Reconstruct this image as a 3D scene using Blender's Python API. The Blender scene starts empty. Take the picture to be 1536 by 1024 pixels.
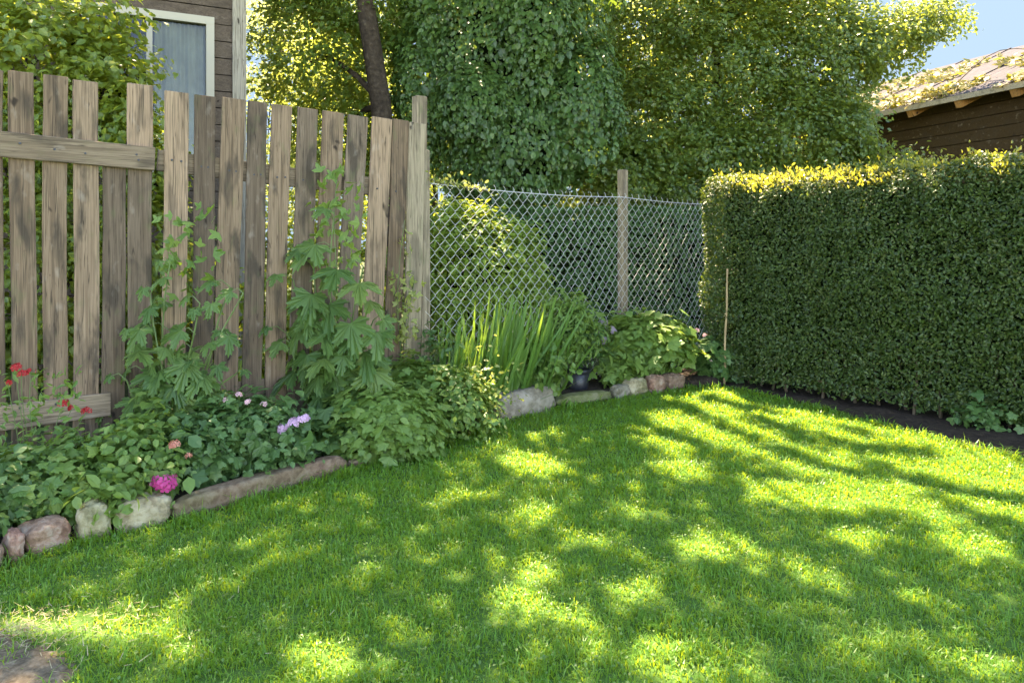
import bpy, math, random
import numpy as np
from mathutils import Vector, Matrix, noise as mnoise

random.seed(5)
RNG = np.random.default_rng(11)
C = bpy.context.scene.collection
F, H, HY = 1109.0, 1.5, 365.0          # lens in photo pixels, eye height, horizon row


def at(px, py, Y):
    return np.array([(px - 768) / F * Y, Y, H - (py - HY) / F * Y])


def gnd(px, py):
    Y = H * F / (py - HY)
    return np.array([(px - 768) / F * Y, Y])


SUN_EL = math.radians(62)
SH = np.array([-0.12, 0.99]); SH = SH / np.linalg.norm(SH)
SUN = np.array([SH[0] * math.cos(SUN_EL), SH[1] * math.cos(SUN_EL), math.sin(SUN_EL)])

# ------------------------------------------------------------------ light gaps in the canopy
GAPS = [  # px, py, rx, ry, angle, strength   where sun falls on the lawn
    (803, 699, 52, 17, 5, 1), (817, 650, 34, 13, -15, .6), (1027, 707, 42, 17, 10, 1), (1222, 748, 95, 20, 3, 1), (1150, 738, 40, 14, 10, .8),
    (1060, 822, 58, 17, -3, 1), (1140, 838, 62, 16, 15, 1), (1215, 868, 55, 17, 20, 1), (1299, 808, 55, 17, 8, .9), (1462, 821, 60, 17, 10, .9),
    (1500, 770, 60, 14, 12, 1), (1420, 785, 40, 14, 15, .8), (812, 857, 26, 17, 0, 1), (790, 902, 44, 16, 20, 1), (850, 930, 52, 18, 20, 1),
    (956, 887, 36, 14, 0, .9), (1005, 995, 42, 36, 0, 1), (1473, 1000, 75, 18, 8, 1), (1288, 963, 60, 20, 10, .6), (809, 772, 36, 15, 0, .9),
    (956, 770, 26, 9, 0, .6), (150, 945, 110, 20, 4, 1), (45, 940, 50, 20, 0, 1), (500, 1000, 80, 24, 5, .9), (692, 745, 20, 11, 0, .8),
    (580, 860, 46, 13, 0, .3), (640, 960, 60, 15, 0, .35), (905, 985, 40, 15, 0, .7), (1180, 930, 40, 12, 20, .6), (1390, 900, 60, 14, 15, .6),
    (885, 815, 45, 12, 10, .6), (330, 905, 60, 12, 0, .25), (1100, 1010, 50, 15, 0, .4), (740, 1000, 46, 14, 0, .4),
    (1010, 640, 48, 13, 22, 1), (1060, 668, 60, 11, 25, 1), (1000, 668, 40, 10, 12, 1), (1075, 620, 50, 9, 10, 1), (1110, 640, 50, 10, 20, .9),
    (1030, 598, 50, 8, 0, .7),
    # the same for plants in the bed and just beyond the netting
    (985, 574, 66, 11, 0, 1), (742, 606, 50, 12, 0, .8), (719, 581, 50, 9, 0, .9), (727, 662, 26, 12, 0, 1)]
LITPOLY = np.array([(1060, 582), (1085, 578), (1150, 592), (1300, 628), (1420, 655), (1700, 720), (1700, 815), (1536, 788), (1400, 770), (1290, 762), (1180, 728), (1090, 676), (1000, 640), (1000, 612), (1030, 592)], float)
STREAKS = [  # limb shadows across the sunny part: px0,py0,px1,py1,half width
    (1125, 630, 1285, 676, 8), (1285, 676, 1390, 682, 9), (1010, 606, 1110, 652, 6), (1110, 652, 1215, 696, 8), (1215, 696, 1320, 722, 6), (1290, 696, 1410, 732, 8),
    (1410, 732, 1560, 758, 9), (1060, 600, 1170, 622, 5), (1000, 650, 1120, 690, 7), (1120, 690, 1230, 730, 7), (1180, 655, 1250, 684, 6), (1390, 748, 1540, 800, 8), (1240, 640, 1330, 660, 4)]


def inpoly(px, py, poly):
    ins = np.zeros(px.shape, bool)
    n = len(poly)
    for i in range(n):
        x0, y0 = poly[i]; x1, y1 = poly[(i + 1) % n]
        c = ((y0 > py) != (y1 > py)) & (px < (x1 - x0) * (py - y0) / ((y1 - y0) if abs(y1 - y0) > 1e-9 else 1e-9) + x0)
        ins ^= c
    return ins


def lit_level(gx, gy):
    gy = np.maximum(gy, 0.3)
    px = 768 + gx / gy * F; py = HY + H * F / gy
    L = np.zeros(px.shape)
    for (cx, cy, rx, ry, a, s) in GAPS:
        a = math.radians(a); ca, sa = math.cos(a), math.sin(a)
        dx, dy = px - cx, py - cy
        u = (dx * ca + dy * sa) / rx; v = (-dx * sa + dy * ca) / ry
        L = np.maximum(L, s * np.clip(1.45 - np.sqrt(u * u + v * v), 0, 1))
    L = np.maximum(L, np.where(inpoly(px, py, LITPOLY), 1.0, 0.0))
    for (x0, y0, x1, y1, w) in STREAKS:
        d = np.array([x1 - x0, y1 - y0], float); ll = d @ d
        t = np.clip(((px - x0) * d[0] + (py - y0) * d[1]) / ll, 0, 1)
        dist = np.hypot((px - x0 - t * d[0]) * .55, py - y0 - t * d[1])
        L = np.where(dist < w, L * .1, L)
    inframe = (px > -80) & (px < 1640) & (py < 1080)
    return L, inframe


def sun_keep(P, rng, cut=.5):
    """which points do not stand between the sun and a sunny patch of the lawn"""
    k = P[:, 2] / SUN[2]
    g = P[:, :2] - SUN[:2] * k[:, None]
    L, inf = lit_level(g[:, 0], g[:, 1])
    on_lawn = (g[:, 1] < 8.9) & (g[:, 1] > 1.0)
    bad = (L > rng.uniform(.2, .62, len(P))) & inf & on_lawn & (P[:, 2] > 2.6)
    return ~bad


# ------------------------------------------------------------------ mesh helpers
def new_mesh(name, V, loops, starts, smooth=False):
    me = bpy.data.meshes.new(name)
    V = np.ascontiguousarray(V, dtype=np.float32)
    me.vertices.add(len(V)); me.vertices.foreach_set("co", V.ravel())
    me.loops.add(len(loops)); me.loops.foreach_set("vertex_index", np.ascontiguousarray(loops, dtype=np.int32))
    me.polygons.add(len(starts)); me.polygons.foreach_set("loop_start", np.ascontiguousarray(starts, dtype=np.int32))
    me.polygons.foreach_set("use_smooth", np.full(len(starts), bool(smooth)))
    me.update(calc_edges=True)
    return me


class MB:
    def __init__(s):
        s.v = []; s.f = []

    def add(s, V, Fc):
        b = len(s.v)
        s.v.extend([tuple(p) for p in V]); s.f.extend([tuple(i + b for i in f) for f in Fc])

    def box(s, c, size, ax=None, seg=1, jit=0.0, bev=0.0):
        """box centred at c, axes ax (3 unit vectors); bevelled edges when bev>0"""
        ax = np.eye(3) if ax is None else np.array(ax, float)
        h = np.array(size, float) / 2
        c = np.array(c, float)
        if bev <= 0:
            P = [c + ax[0] * h[0] * a + ax[1] * h[1] * b + ax[2] * h[2] * d for d in (-1, 1) for (a, b) in ((-1, -1), (1, -1), (1, 1), (-1, 1))]
            s.add(P, [(3, 2, 1, 0), (4, 5, 6, 7), (0, 1, 5, 4), (1, 2, 6, 5), (2, 3, 7, 6), (3, 0, 4, 7)])
            return
        # long box along axis 2, octagonal section, tapered ends
        b = min(bev, h[0] * .45, h[1] * .45)
        sec = [(-h[0] + b, -h[1]), (h[0] - b, -h[1]), (h[0], -h[1] + b), (h[0], h[1] - b), (h[0] - b, h[1]), (-h[0] + b, h[1]), (-h[0], h[1] - b), (-h[0], -h[1] + b)]
        lv = [(-h[2], .0), (-h[2] + b, 1.)] + [(-h[2] + b + (2 * h[2] - 2 * b) * i / seg, 1.) for i in range(1, seg)] + [(h[2] - b, 1.), (h[2], .0)]
        P = []; Q = []
        ph = random.uniform(0, 9)
        for k, (z, w) in enumerate(lv):
            wx = jit * math.sin(z * 2.3 + ph) ; wy = jit * .8 * math.sin(z * 1.7 + ph * 2)
            for (x, y) in sec:
                sx = x - math.copysign(b, x) * (1 - w) * .8 if abs(x) > b else x
                sy = y - math.copysign(b, y) * (1 - w) * .8 if abs(y) > b else y
                e = jit * .35
                P.append(c + ax[0] * (sx + wx + random.uniform(-e, e)) + ax[1] * (sy + wy) + ax[2] * (z + (random.uniform(-e, e) if 0 < k < len(lv) - 1 else 0)))
        n = 8
        for k in range(len(lv) - 1):
            for i in range(n):
                Q.append((k * n + i, k * n + (i + 1) % n, (k + 1) * n + (i + 1) % n, (k + 1) * n + i))
        Q.append(tuple(range(n - 1, -1, -1))); Q.append(tuple((len(lv) - 1) * n + i for i in range(n)))
        s.add(P, Q)

    def tube(s, pts, rad, n=6, cap=True):
        pts = [np.array(p, float) for p in pts]
        m = len(pts)
        if not hasattr(rad, '__len__'): rad = [rad] * m
        ref = np.array([.31, .17, .93])
        P = []; Q = []
        for i, p in enumerate(pts):
            t = pts[min(i + 1, m - 1)] - pts[max(i - 1, 0)]
            t = t / (np.linalg.norm(t) + 1e-9)
            u = np.cross(t, ref)
            if np.linalg.norm(u) < .1: u = np.cross(t, np.array([1., 0, 0]))
            u /= np.linalg.norm(u); w = np.cross(t, u)
            for k in range(n):
                a = 2 * math.pi * k / n
                P.append(p + (u * math.cos(a) + w * math.sin(a)) * rad[i])
        for i in range(m - 1):
            for k in range(n):
                Q.append((i * n + k, i * n + (k + 1) % n, (i + 1) * n + (k + 1) % n, (i + 1) * n + k))
        if cap:
            Q.append(tuple(range(n - 1, -1, -1))); Q.append(tuple((m - 1) * n + k for k in range(n)))
        s.add(P, Q)

    def lathe(s, c, prof, n=28):
        P = []; Q = []
        for (r, z) in prof:
            for k in range(n):
                a = 2 * math.pi * k / n
                P.append((c[0] + r * math.cos(a), c[1] + r * math.sin(a), c[2] + z))
        for i in range(len(prof) - 1):
            for k in range(n):
                Q.append((i * n + k, i * n + (k + 1) % n, (i + 1) * n + (k + 1) % n, (i + 1) * n + k))
        s.add(P, Q)

    def mesh(s, name, off=(0, 0, 0), smooth=False):
        V = np.array(s.v, float) - np.array(off, float)
        loops = [i for f in s.f for i in f]
        starts = np.cumsum([0] + [len(f) for f in s.f[:-1]])
        return new_mesh(name, V, loops, starts, smooth)


def link(name, me, mat, parent=None):
    o = bpy.data.objects.new(name, me)
    C.objects.link(o)
    if mat: me.materials.append(mat)
    if parent: o.parent = parent
    return o


def tag(o, label=None, cat=None, group=None, kind=None):
    if label: o['label'] = label
    if cat: o['category'] = cat
    if group: o['group'] = group
    if kind: o['kind'] = kind
    return o


def thing(name, loc, label, cat, group=None):
    o = bpy.data.objects.new(name, None)
    C.objects.link(o)
    o.location = tuple(loc)
    o.empty_display_size = .1
    return tag(o, label, cat, group)


def part(name, mb, mat, parent, smooth=False, label=None):
    off = parent['__o'] if '__o' in parent else None
    me = mb.mesh(name, tuple(parent.location), smooth)
    o = link(name, me, mat, parent)
    if label: o['label'] = label
    return o


# leaf outlines, base at origin, tip along +y, normal +z
def T_diamond(w=.28):
    return np.array([(0, 0, 0), (w, .48, .09), (0, 1, -.05), (-w, .48, .09)]), [(0, 1, 2), (0, 2, 3)]


def T_oval(w=.3):
    return np.array([(0, 0, 0), (w * .85, .3, .07), (w * .8, .65, .05), (0, 1, -.1), (-w * .8, .65, .05), (-w * .85, .3, .07), (0, .5, 0)]), [(0, 1, 2, 6), (6, 2, 3), (6, 3, 4), (0, 6, 4, 5)]


def T_palm(lobes=5, spread=120, notch=.42, side=.62, width=13, droop=.3):
    pts = [(0, 0, 0)]
    angs = np.linspace(-spread, spread, lobes)
    st = angs[1] - angs[0]
    out = []
    for i, a in enumerate(angs):
        r = side + (1 - side) * math.cos(math.radians(a) * .75) ** 1.5 if abs(a) < 119.9 else side
        out += [(a - st / 2, notch if i else notch * .6), (a - width, r * .72), (a - width * .45, r * .8), (a, r), (a + width * .5, r * .82), (a + width, r * .7)]
    out.append((angs[-1] + st / 2, notch * .6))
    for (a, r) in out:
        t = math.radians(a)
        crease = .05 * math.cos(math.radians((a - angs[0]) / st * 360))
        pts.append((r * math.sin(t), .18 + r * math.cos(t), -droop * r * r + crease))
    n = len(pts)
    Fc = [(0, i, i + 1) for i in range(1, n - 1)]
    return np.array(pts), [(f[0], f[2], f[1]) for f in Fc]


def T_toothed(segs=5, spread=115):
    """leaf cut into broad wedge shaped segments with toothed ends"""
    out = []
    for i, a in enumerate(np.linspace(-spread, spread, segs)):
        R = 1 - .34 * abs(a) / spread
        h = spread / (segs - 1) * 1.12
        out += [(a - h * .5, .46), (a - h * .7, R * .60), (a - h * .62, R * .74), (a - h * .42, R * .70), (a - h * .34, R * .90), (a - h * .14, R * .84), (a, R), (a + h * .14, R * .84), (a + h * .36, R * .92), (a + h * .44, R * .70), (a + h * .64, R * .72), (a + h * .7, R * .58), (a + h * .5, .46)]
    pts = [(0, .02, 0)]
    for (a, r_) in out:
        t = math.radians(a)
        ph = (a + spread) / (2 * spread) * (segs - 1)
        pts.append((r_ * math.sin(t), .1 + r_ * math.cos(t), -.45 * r_ * r_ + .13 * r_ * abs(math.sin(ph * math.pi)) - .02))
    n = len(pts)
    return np.array(pts), [(0, i + 1, i) for i in range(1, n - 1)]


def T_strap(seg=5, w=.03, bend=.35, taper=.6):
    V = []; Fc = []
    for i in range(seg):
        t = i / seg
        ww = w * (1 - .15 * t) * (1 if t < taper else 1 - (t - taper) / (1 - taper) * .75)
        y = t; z = bend * t * t
        V += [(-ww, y, z), (0, y, z - ww * .5), (ww, y, z)]
    V.append((0, 1, bend))
    for i in range(seg - 1):
        a = i * 3
        Fc += [(a, a + 1, a + 4, a + 3), (a + 1, a + 2, a + 5, a + 4)]
    a = (seg - 1) * 3
    Fc += [(a, a + 1, a + 3), (a + 1, a + 2, a + 3)]
    return np.array(V), Fc


def T_flower(np_=5, w=.36):
    V = [(0, 0, 0)]; Fc = []
    for k in range(np_):
        a = 2 * math.pi * k / np_
        for (da, r, z) in ((-.28, .35, .03), (-.5, .8, .0), (0, 1, -.06), (.5, .8, .0), (.28, .35, .03)):
            V.append((r * math.sin(a + da), r * math.cos(a + da), z))
        b = 1 + k * 5
        Fc.append((0, b + 4, b + 3, b + 2, b + 1, b))
    return np.array(V), Fc


def rnd_dirs(n, rng):
    v = rng.normal(size=(n, 3))
    return v / np.linalg.norm(v, axis=1)[:, None]


def frames(nrm, tip):
    n = nrm / (np.linalg.norm(nrm, axis=1)[:, None] + 1e-9)
    y = tip - (tip * n).sum(1)[:, None] * n
    y /= (np.linalg.norm(y, axis=1)[:, None] + 1e-9)
    x = np.cross(y, n)
    return np.stack([x, y, n], axis=2)          # columns


def scatter_arrays(T, pos, R, sc):
    tv, tf = T
    k = len(tv)
    N = len(pos)
    sc = np.asarray(sc, float)
    S = tv[None] * (sc[:, None, None] if sc.ndim == 1 else sc[:, None, :])
    V = np.einsum('nij,nkj->nki', R, S) + pos[:, None, :]
    V = V.reshape(-1, 3)
    lp = np.concatenate([np.array(f) for f in tf])
    ln = np.array([len(f) for f in tf])
    loops = (lp[None] + (np.arange(N) * k)[:, None]).ravel()
    st = np.concatenate([[0], np.cumsum(ln)[:-1]])
    starts = (st[None] + (np.arange(N) * ln.sum())[:, None]).ravel()
    return V, loops, starts


def leaf_mesh(name, sets, off=(0, 0, 0), smooth=False):
    Vs, Ls, Ss = [], [], []
    nv = nl = 0
    for (T, pos, R, sc) in sets:
        if len(pos) == 0: continue
        V, l, s = scatter_arrays(T, pos, R, sc)
        Vs.append(V); Ls.append(l + nv); Ss.append(s + nl)
        nv += len(V); nl += len(l)
    return new_mesh(name, np.concatenate(Vs) - np.array(off, float), np.concatenate(Ls), np.concatenate(Ss), smooth)


def leaf_part(name, sets, mat, parent, smooth=False, label=None):
    o = link(name, leaf_mesh(name, sets, tuple(parent.location), smooth), mat, parent)
    if label: o['label'] = label
    return o


def cloud(ells, n_clump, per, cr, rng, shell=.55, up=.55, out=.6, droop=.25, rnd=.7, front=None, lump=.16):
    """leaf positions and frames over a set of ellipsoids (cx,cy,cz,rx,ry,rz)"""
    E = np.array(ells, float)
    w = (E[:, 3] * E[:, 4] * E[:, 5]) ** (2 / 3.)
    idx = rng.choice(len(E), n_clump, p=w / w.sum())
    d = rnd_dirs(n_clump, rng)
    if front is not None:                        # fewer clumps on the far side
        flip = (d[:, 1] > 0) & (rng.random(n_clump) < front)
        d[flip, 1] *= -1
    r = shell + (1 - shell) * rng.random(n_clump) ** .5
    r *= 1 + lump * (np.sin(d[:, 0] * 5 + idx) * np.sin(d[:, 2] * 6 + idx * 2) + rng.normal(0, .5, n_clump))
    cpos = E[idx, :3] + d * r[:, None] * E[idx, 3:]
    keep = cpos[:, 2] > .05
    cpos, d = cpos[keep], d[keep]
    P = np.repeat(cpos, per, axis=0); D = np.repeat(d, per, axis=0)
    crs = np.repeat(rng.uniform(.6, 1.3, len(cpos)), per)
    P = P + rng.normal(0, cr, P.shape) * crs[:, None] * np.array([1, 1, .7])
    N = D * out + np.array([0, 0, up]) + rnd_dirs(len(P), rng) * rnd
    tip = D * .6 + np.array([0, 0, -droop]) + rnd_dirs(len(P), rng) * .8
    return P, frames(N, tip)


# ------------------------------------------------------------------ materials
def nd(nt, t, **kw):
    n = nt.nodes.new(t)
    for k, v in kw.items(): setattr(n, k, v)
    return n


def ramp(nt, stops):
    r = nd(nt, 'ShaderNodeValToRGB')
    e = r.color_ramp.elements
    while len(e) < len(stops): e.new(.5)
    for el, (p, c) in zip(e, stops):
        el.position = p; el.color = (*c, 1)
    return r


def base_mat(name):
    m = bpy.data.materials.new(name); m.use_nodes = True
    nt = m.node_tree
    for n in list(nt.nodes):
        if n.type != 'OUTPUT_MATERIAL' and n.type != 'BSDF_PRINCIPLED': nt.nodes.remove(n)
    return m, nt, nt.nodes['Principled BSDF'], nt.nodes['Material Output']


def leaf_mat(name, cols, tcol, trans=.4, rough=.45, nscale=2.0, spec=.4, nmix=.35):
    m, nt, bs, out = base_mat(name)
    g = nd(nt, 'ShaderNodeNewGeometry')
    n = len(cols)
    r = ramp(nt, [(i / max(1, n - 1), c) for i, c in enumerate(cols)])
    tc = nd(nt, 'ShaderNodeTexCoord'); ns = nd(nt, 'ShaderNodeTexNoise')
    ns.inputs['Scale'].default_value = nscale; ns.inputs['Detail'].default_value = 2
    nt.links.new(tc.outputs['Object'], ns.inputs['Vector'])
    mx = nd(nt, 'ShaderNodeMix'); mx.data_type = 'FLOAT'
    mx.inputs[0].default_value = nmix
    nt.links.new(g.outputs['Random Per Island'], mx.inputs[2]); nt.links.new(ns.outputs['Fac'], mx.inputs[3])
    nt.links.new(mx.outputs[0], r.inputs['Fac'])
    nt.links.new(r.outputs['Color'], bs.inputs['Base Color'])
    bs.inputs['Roughness'].default_value = rough
    bs.inputs['Specular IOR Level'].default_value = spec
    tr = nd(nt, 'ShaderNodeBsdfTranslucent')
    mc = nd(nt, 'ShaderNodeMix'); mc.data_type = 'RGBA'; mc.inputs[0].default_value = .75
    nt.links.new(r.outputs['Color'], mc.inputs[6]); mc.inputs[7].default_value = (*tcol, 1)
    nt.links.new(mc.outputs[2], tr.inputs['Color'])
    ms = nd(nt, 'ShaderNodeMixShader'); ms.inputs[0].default_value = trans
    nt.links.new(bs.outputs[0], ms.inputs[1]); nt.links.new(tr.outputs[0], ms.inputs[2])
    nt.links.new(ms.outputs[0], out.inputs['Surface'])
    return m


def wood_mat(name, tones, stain=.5, grain=1.0, axis=2, moss=.25, rough=.85, bump=.3):
    """weathered boards: long grain along the given axis, dark streaks, knots, pale worn areas and a little moss"""
    m, nt, bs, out = base_mat(name)
    L = nt.links.new
    tc = nd(nt, 'ShaderNodeTexCoord'); oi = nd(nt, 'ShaderNodeObjectInfo')
    sh = nd(nt, 'ShaderNodeVectorMath', operation='SCALE'); sh.inputs[0].default_value = (37, 53, 71)
    L(oi.outputs['Random'], sh.inputs['Scale'])
    ad = nd(nt, 'ShaderNodeVectorMath', operation='ADD'); L(tc.outputs['Object'], ad.inputs[0]); L(sh.outputs[0], ad.inputs[1])

    def nz(sc, along, detail=4, dist=0.0):
        mp = nd(nt, 'ShaderNodeMapping'); v = [sc, sc, sc]; v[axis] = along
        if axis == 0: v = [along, sc, sc]
        mp.inputs['Scale'].default_value = v
        L(ad.outputs[0], mp.inputs['Vector'])
        n = nd(nt, 'ShaderNodeTexNoise'); n.inputs['Scale'].default_value = 1; n.inputs['Detail'].default_value = detail; n.inputs['Distortion'].default_value = dist
        L(mp.outputs[0], n.inputs['Vector'])
        return n
    fine = nz(120 * grain, 4, 6, .4); mid = nz(44 * grain, 1.6, 5, .8); big = nz(9, 2.6, 4, .3); blot = nz(14, 7, 3, 0)
    tone = ramp(nt, [(i / (len(tones) - 1), c) for i, c in enumerate(tones)])
    s1 = nd(nt, 'ShaderNodeMath', operation='MULTIPLY_ADD'); L(mid.outputs['Fac'], s1.inputs[0]); s1.inputs[1].default_value = 1.7
    s0 = nd(nt, 'ShaderNodeMath', operation='MULTIPLY_ADD'); L(oi.outputs['Random'], s0.inputs[0]); s0.inputs[1].default_value = .6; s0.inputs[2].default_value = -.68
    L(s0.outputs[0], s1.inputs[2]); L(s1.outputs[0], tone.inputs['Fac'])

    def mul(col, src, lo, hi, dark, amt):
        mr = nd(nt, 'ShaderNodeMapRange'); mr.inputs['From Min'].default_value = lo; mr.inputs['From Max'].default_value = hi
        L(src, mr.inputs['Value'])
        am = nd(nt, 'ShaderNodeMath', operation='MULTIPLY'); L(mr.outputs[0], am.inputs[0]); am.inputs[1].default_value = amt
        x = nd(nt, 'ShaderNodeMix'); x.data_type = 'RGBA'
        L(am.outputs[0], x.inputs[0]); L(col, x.inputs[6]); x.inputs[7].default_value = (*dark, 1)
        return x.outputs[2]
    c = tone.outputs['Color']
    c = mul(c, fine.outputs['Fac'], .48, .68, (.07, .048, .03), .5)
    c = mul(c, big.outputs['Fac'], .52, .64, (.05, .038, .026), stain)
    c = mul(c, mid.outputs['Fac'], .60, .68, (.05, .034, .02), .65)
    crk = nz(60 * grain, .9, 3, .5)
    c1 = nd(nt, 'ShaderNodeMath', operation='SUBTRACT'); L(crk.outputs['Fac'], c1.inputs[0]); c1.inputs[1].default_value = .5
    c2_ = nd(nt, 'ShaderNodeMath', operation='ABSOLUTE'); L(c1.outputs[0], c2_.inputs[0])
    c = mul(c, c2_.outputs[0], .018, .004, (.035, .024, .015), .8)
    knot = nz(11, 5, 2, .6)
    c = mul(c, knot.outputs['Fac'], .68, .74, (.022, .015, .01), .9)
    c = mul(c, blot.outputs['Fac'], .62, .80, (.5, .43, .34), .25)
    c = mul(c, blot.outputs['Fac'], .42, .28, (.10, .12, .045), moss)
    L(c, bs.inputs['Base Color'])
    bs.inputs['Roughness'].default_value = rough; bs.inputs['Specular IOR Level'].default_value = .2
    bp = nd(nt, 'ShaderNodeBump'); bp.inputs['Strength'].default_value = bump; bp.inputs['Distance'].default_value = .004
    a2 = nd(nt, 'ShaderNodeMath', operation='ADD'); L(fine.outputs['Fac'], a2.inputs[0]); L(mid.outputs['Fac'], a2.inputs[1])
    L(a2.outputs[0], bp.inputs['Height'])
    if bump > 0: L(bp.outputs[0], bs.inputs['Normal'])
    return m


def noise_mat(name, stops, scale=6, detail=6, bump=.3, bdist=.02, rough=.9, spec=.2, scale2=None, stops2=None, mix2=.5, metallic=0.0):
    m, nt, bs, out = base_mat(name)
    L = nt.links.new
    tc = nd(nt, 'ShaderNodeTexCoord'); oi = nd(nt, 'ShaderNodeObjectInfo')
    sh = nd(nt, 'ShaderNodeVectorMath', operation='SCALE'); sh.inputs[0].default_value = (17, 23, 31); L(oi.outputs['Random'], sh.inputs['Scale'])
    ad = nd(nt, 'ShaderNodeVectorMath', operation='ADD'); L(tc.outputs['Object'], ad.inputs[0]); L(sh.outputs[0], ad.inputs[1])
    n = nd(nt, 'ShaderNodeTexNoise'); n.inputs['Scale'].default_value = scale; n.inputs['Detail'].default_value = detail; n.inputs['Roughness'].default_value = .65
    L(ad.outputs[0], n.inputs['Vector'])
    r = ramp(nt, stops); L(n.outputs['Fac'], r.inputs['Fac'])
    c = r.outputs['Color']
    if stops2:
        n2 = nd(nt, 'ShaderNodeTexNoise'); n2.inputs['Scale'].default_value = scale2; n2.inputs['Detail'].default_value = 4
        L(ad.outputs[0], n2.inputs['Vector'])
        r2 = ramp(nt, stops2); L(n2.outputs['Fac'], r2.inputs['Fac'])
        x = nd(nt, 'ShaderNodeMix'); x.data_type = 'RGBA'; x.inputs[0].default_value = mix2
        L(c, x.inputs[6]); L(r2.outputs['Color'], x.inputs[7]); c = x.outputs[2]
    L(c, bs.inputs['Base Color'])
    bs.inputs['Roughness'].default_value = rough; bs.inputs['Specular IOR Level'].default_value = spec; bs.inputs['Metallic'].default_value = metallic
    bp = nd(nt, 'ShaderNodeBump'); bp.inputs['Strength'].default_value = bump; bp.inputs['Distance'].default_value = bdist
    L(n.outputs['Fac'], bp.inputs['Height']); L(bp.outputs[0], bs.inputs['Normal'])
    return m


def flat_mat(name, col, rough=.6, spec=.4, trans=0):
    m, nt, bs, out = base_mat(name)
    bs.inputs['Base Color'].default_value = (*col, 1); bs.inputs['Roughness'].default_value = rough
    bs.inputs['Specular IOR Level'].default_value = spec
    return m


M = {}
M['picket'] = wood_mat('weathered_picket', [(.105, .067, .040), (.172, .113, .067), (.24, .160, .097), (.31, .211, .13)], .8)
M['picket_pale'] = wood_mat('pale_picket', [(.25, .162, .097), (.34, .226, .138), (.41, .28, .175)], .5, moss=.08)
M['picket_grey'] = wood_mat('grey_picket', [(.095, .064, .040), (.155, .109, .071), (.225, .162, .107)], .8, moss=.3)
M['rail'] = wood_mat('weathered_rail', [(.135, .093, .056), (.23, .166, .104), (.33, .246, .157)], .6, axis=0, moss=.12)
M['post'] = wood_mat('post_wood', [(.18, .135, .08), (.26, .20, .125), (.33, .26, .165)], .5, moss=.3)
M['house_wood'] = wood_mat('dark_house_boards', [(.075, .055, .04), (.12, .09, .065), (.17, .13, .095)], .5, axis=0, moss=.0, bump=.1)
M['house_trim'] = wood_mat('house_trim', [(.28, .25, .19), (.38, .34, .26)], .2, moss=.1)
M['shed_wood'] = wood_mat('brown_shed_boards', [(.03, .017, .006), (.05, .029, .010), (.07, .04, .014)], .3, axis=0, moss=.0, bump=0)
M['shed_beam'] = wood_mat('orange_beam', [(.28, .13, .035), (.38, .19, .06)], .15, moss=0)
M['fascia'] = wood_mat('roof_fascia', [(.32, .27, .19), (.45, .38, .28)], .3, axis=0, moss=.1)
M['bamboo'] = wood_mat('cane', [(.33, .22, .10), (.44, .31, .16)], .2, moss=0)
M['window_frame'] = flat_mat('window_frame_paint', (.35, .32, .24), .6)
M['curtain'] = noise_mat('curtain_cloth', [(.3, (.185, .165, .105)), (.7, (.29, .26, .175))], 3, 3, .1)
M['bark'] = noise_mat('bark', [(.3, (.018, .013, .009)), (.55, (.048, .035, .024)), (.75, (.095, .075, .052))], 14, 8, .9, .04)
M['twig'] = noise_mat('twig', [(.3, (.05, .035, .02)), (.7, (.12, .09, .055))], 20, 3, .3)
M['stem'] = flat_mat('green_stem', (.09, .14, .035), .5)
M['soil'] = noise_mat('bed_soil', [(.3, (.018, .012, .008)), (.55, (.05, .034, .022)), (.75, (.09, .065, .042))], 22, 8, .9, .03)
M['ground'] = noise_mat('wild_ground', [(.3, (.025, .03, .012)), (.55, (.05, .065, .02)), (.75, (.085, .08, .04))], 3, 8, .8, .03)
M['lawn'] = noise_mat('lawn_floor', [(.3, (.035, .08, .012)), (.55, (.055, .12, .016)), (.75, (.09, .14, .03))], 9, 8, .8, .02)
M['dirt'] = noise_mat('bare_earth', [(.3, (.07, .05, .03)), (.5, (.15, .11, .065)), (.7, (.27, .205, .13))], 34, 9, .9, .012)
M['stone_tan'] = noise_mat('tan_stone', [(.40, (.17, .13, .07)), (.5, (.34, .28, .16)), (.62, (.46, .39, .25))], 15, 9, 1.0, .02, scale2=3, stops2=[(.4, (.30, .24, .14)), (.65, (.16, .17, .06))], mix2=.35)
M['stone_red'] = noise_mat('red_stone', [(.40, (.15, .07, .045)), (.5, (.30, .16, .105)), (.62, (.42, .30, .22))], 16, 9, 1.0, .02, scale2=4, stops2=[(.4, (.30, .15, .10)), (.65, (.22, .19, .11))], mix2=.35)
M['stone_brown'] = noise_mat('brown_kerb', [(.40, (.10, .06, .035)), (.5, (.19, .125, .075)), (.62, (.27, .20, .13))], 18, 9, 1.0, .02, scale2=2.5, stops2=[(.4, (.22, .13, .09)), (.65, (.10, .11, .04))], mix2=.4)
M['stone_grey'] = noise_mat('grey_slab', [(.40, (.12, .095, .065)), (.5, (.26, .215, .155)), (.62, (.40, .34, .26))], 9, 8, .8, .03, scale2=2.5, stops2=[(.45, (.28, .23, .165)), (.7, (.10, .10, .05))], mix2=.45)
M['moss'] = noise_mat('mossy_stone', [(.25, (.06, .06, .02)), (.5, (.13, .14, .05)), (.75, (.24, .2, .13))], 12, 8, .8, .02)
M['pot'] = flat_mat('black_plastic_pot', (.018, .019, .022), .42, .5)
M['wire'] = noise_mat('galvanised_wire', [(.3, (.38, .36, .32)), (.7, (.56, .53, .48))], 30, 3, .1, .002, rough=.5, spec=.5, metallic=.25)
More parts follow.
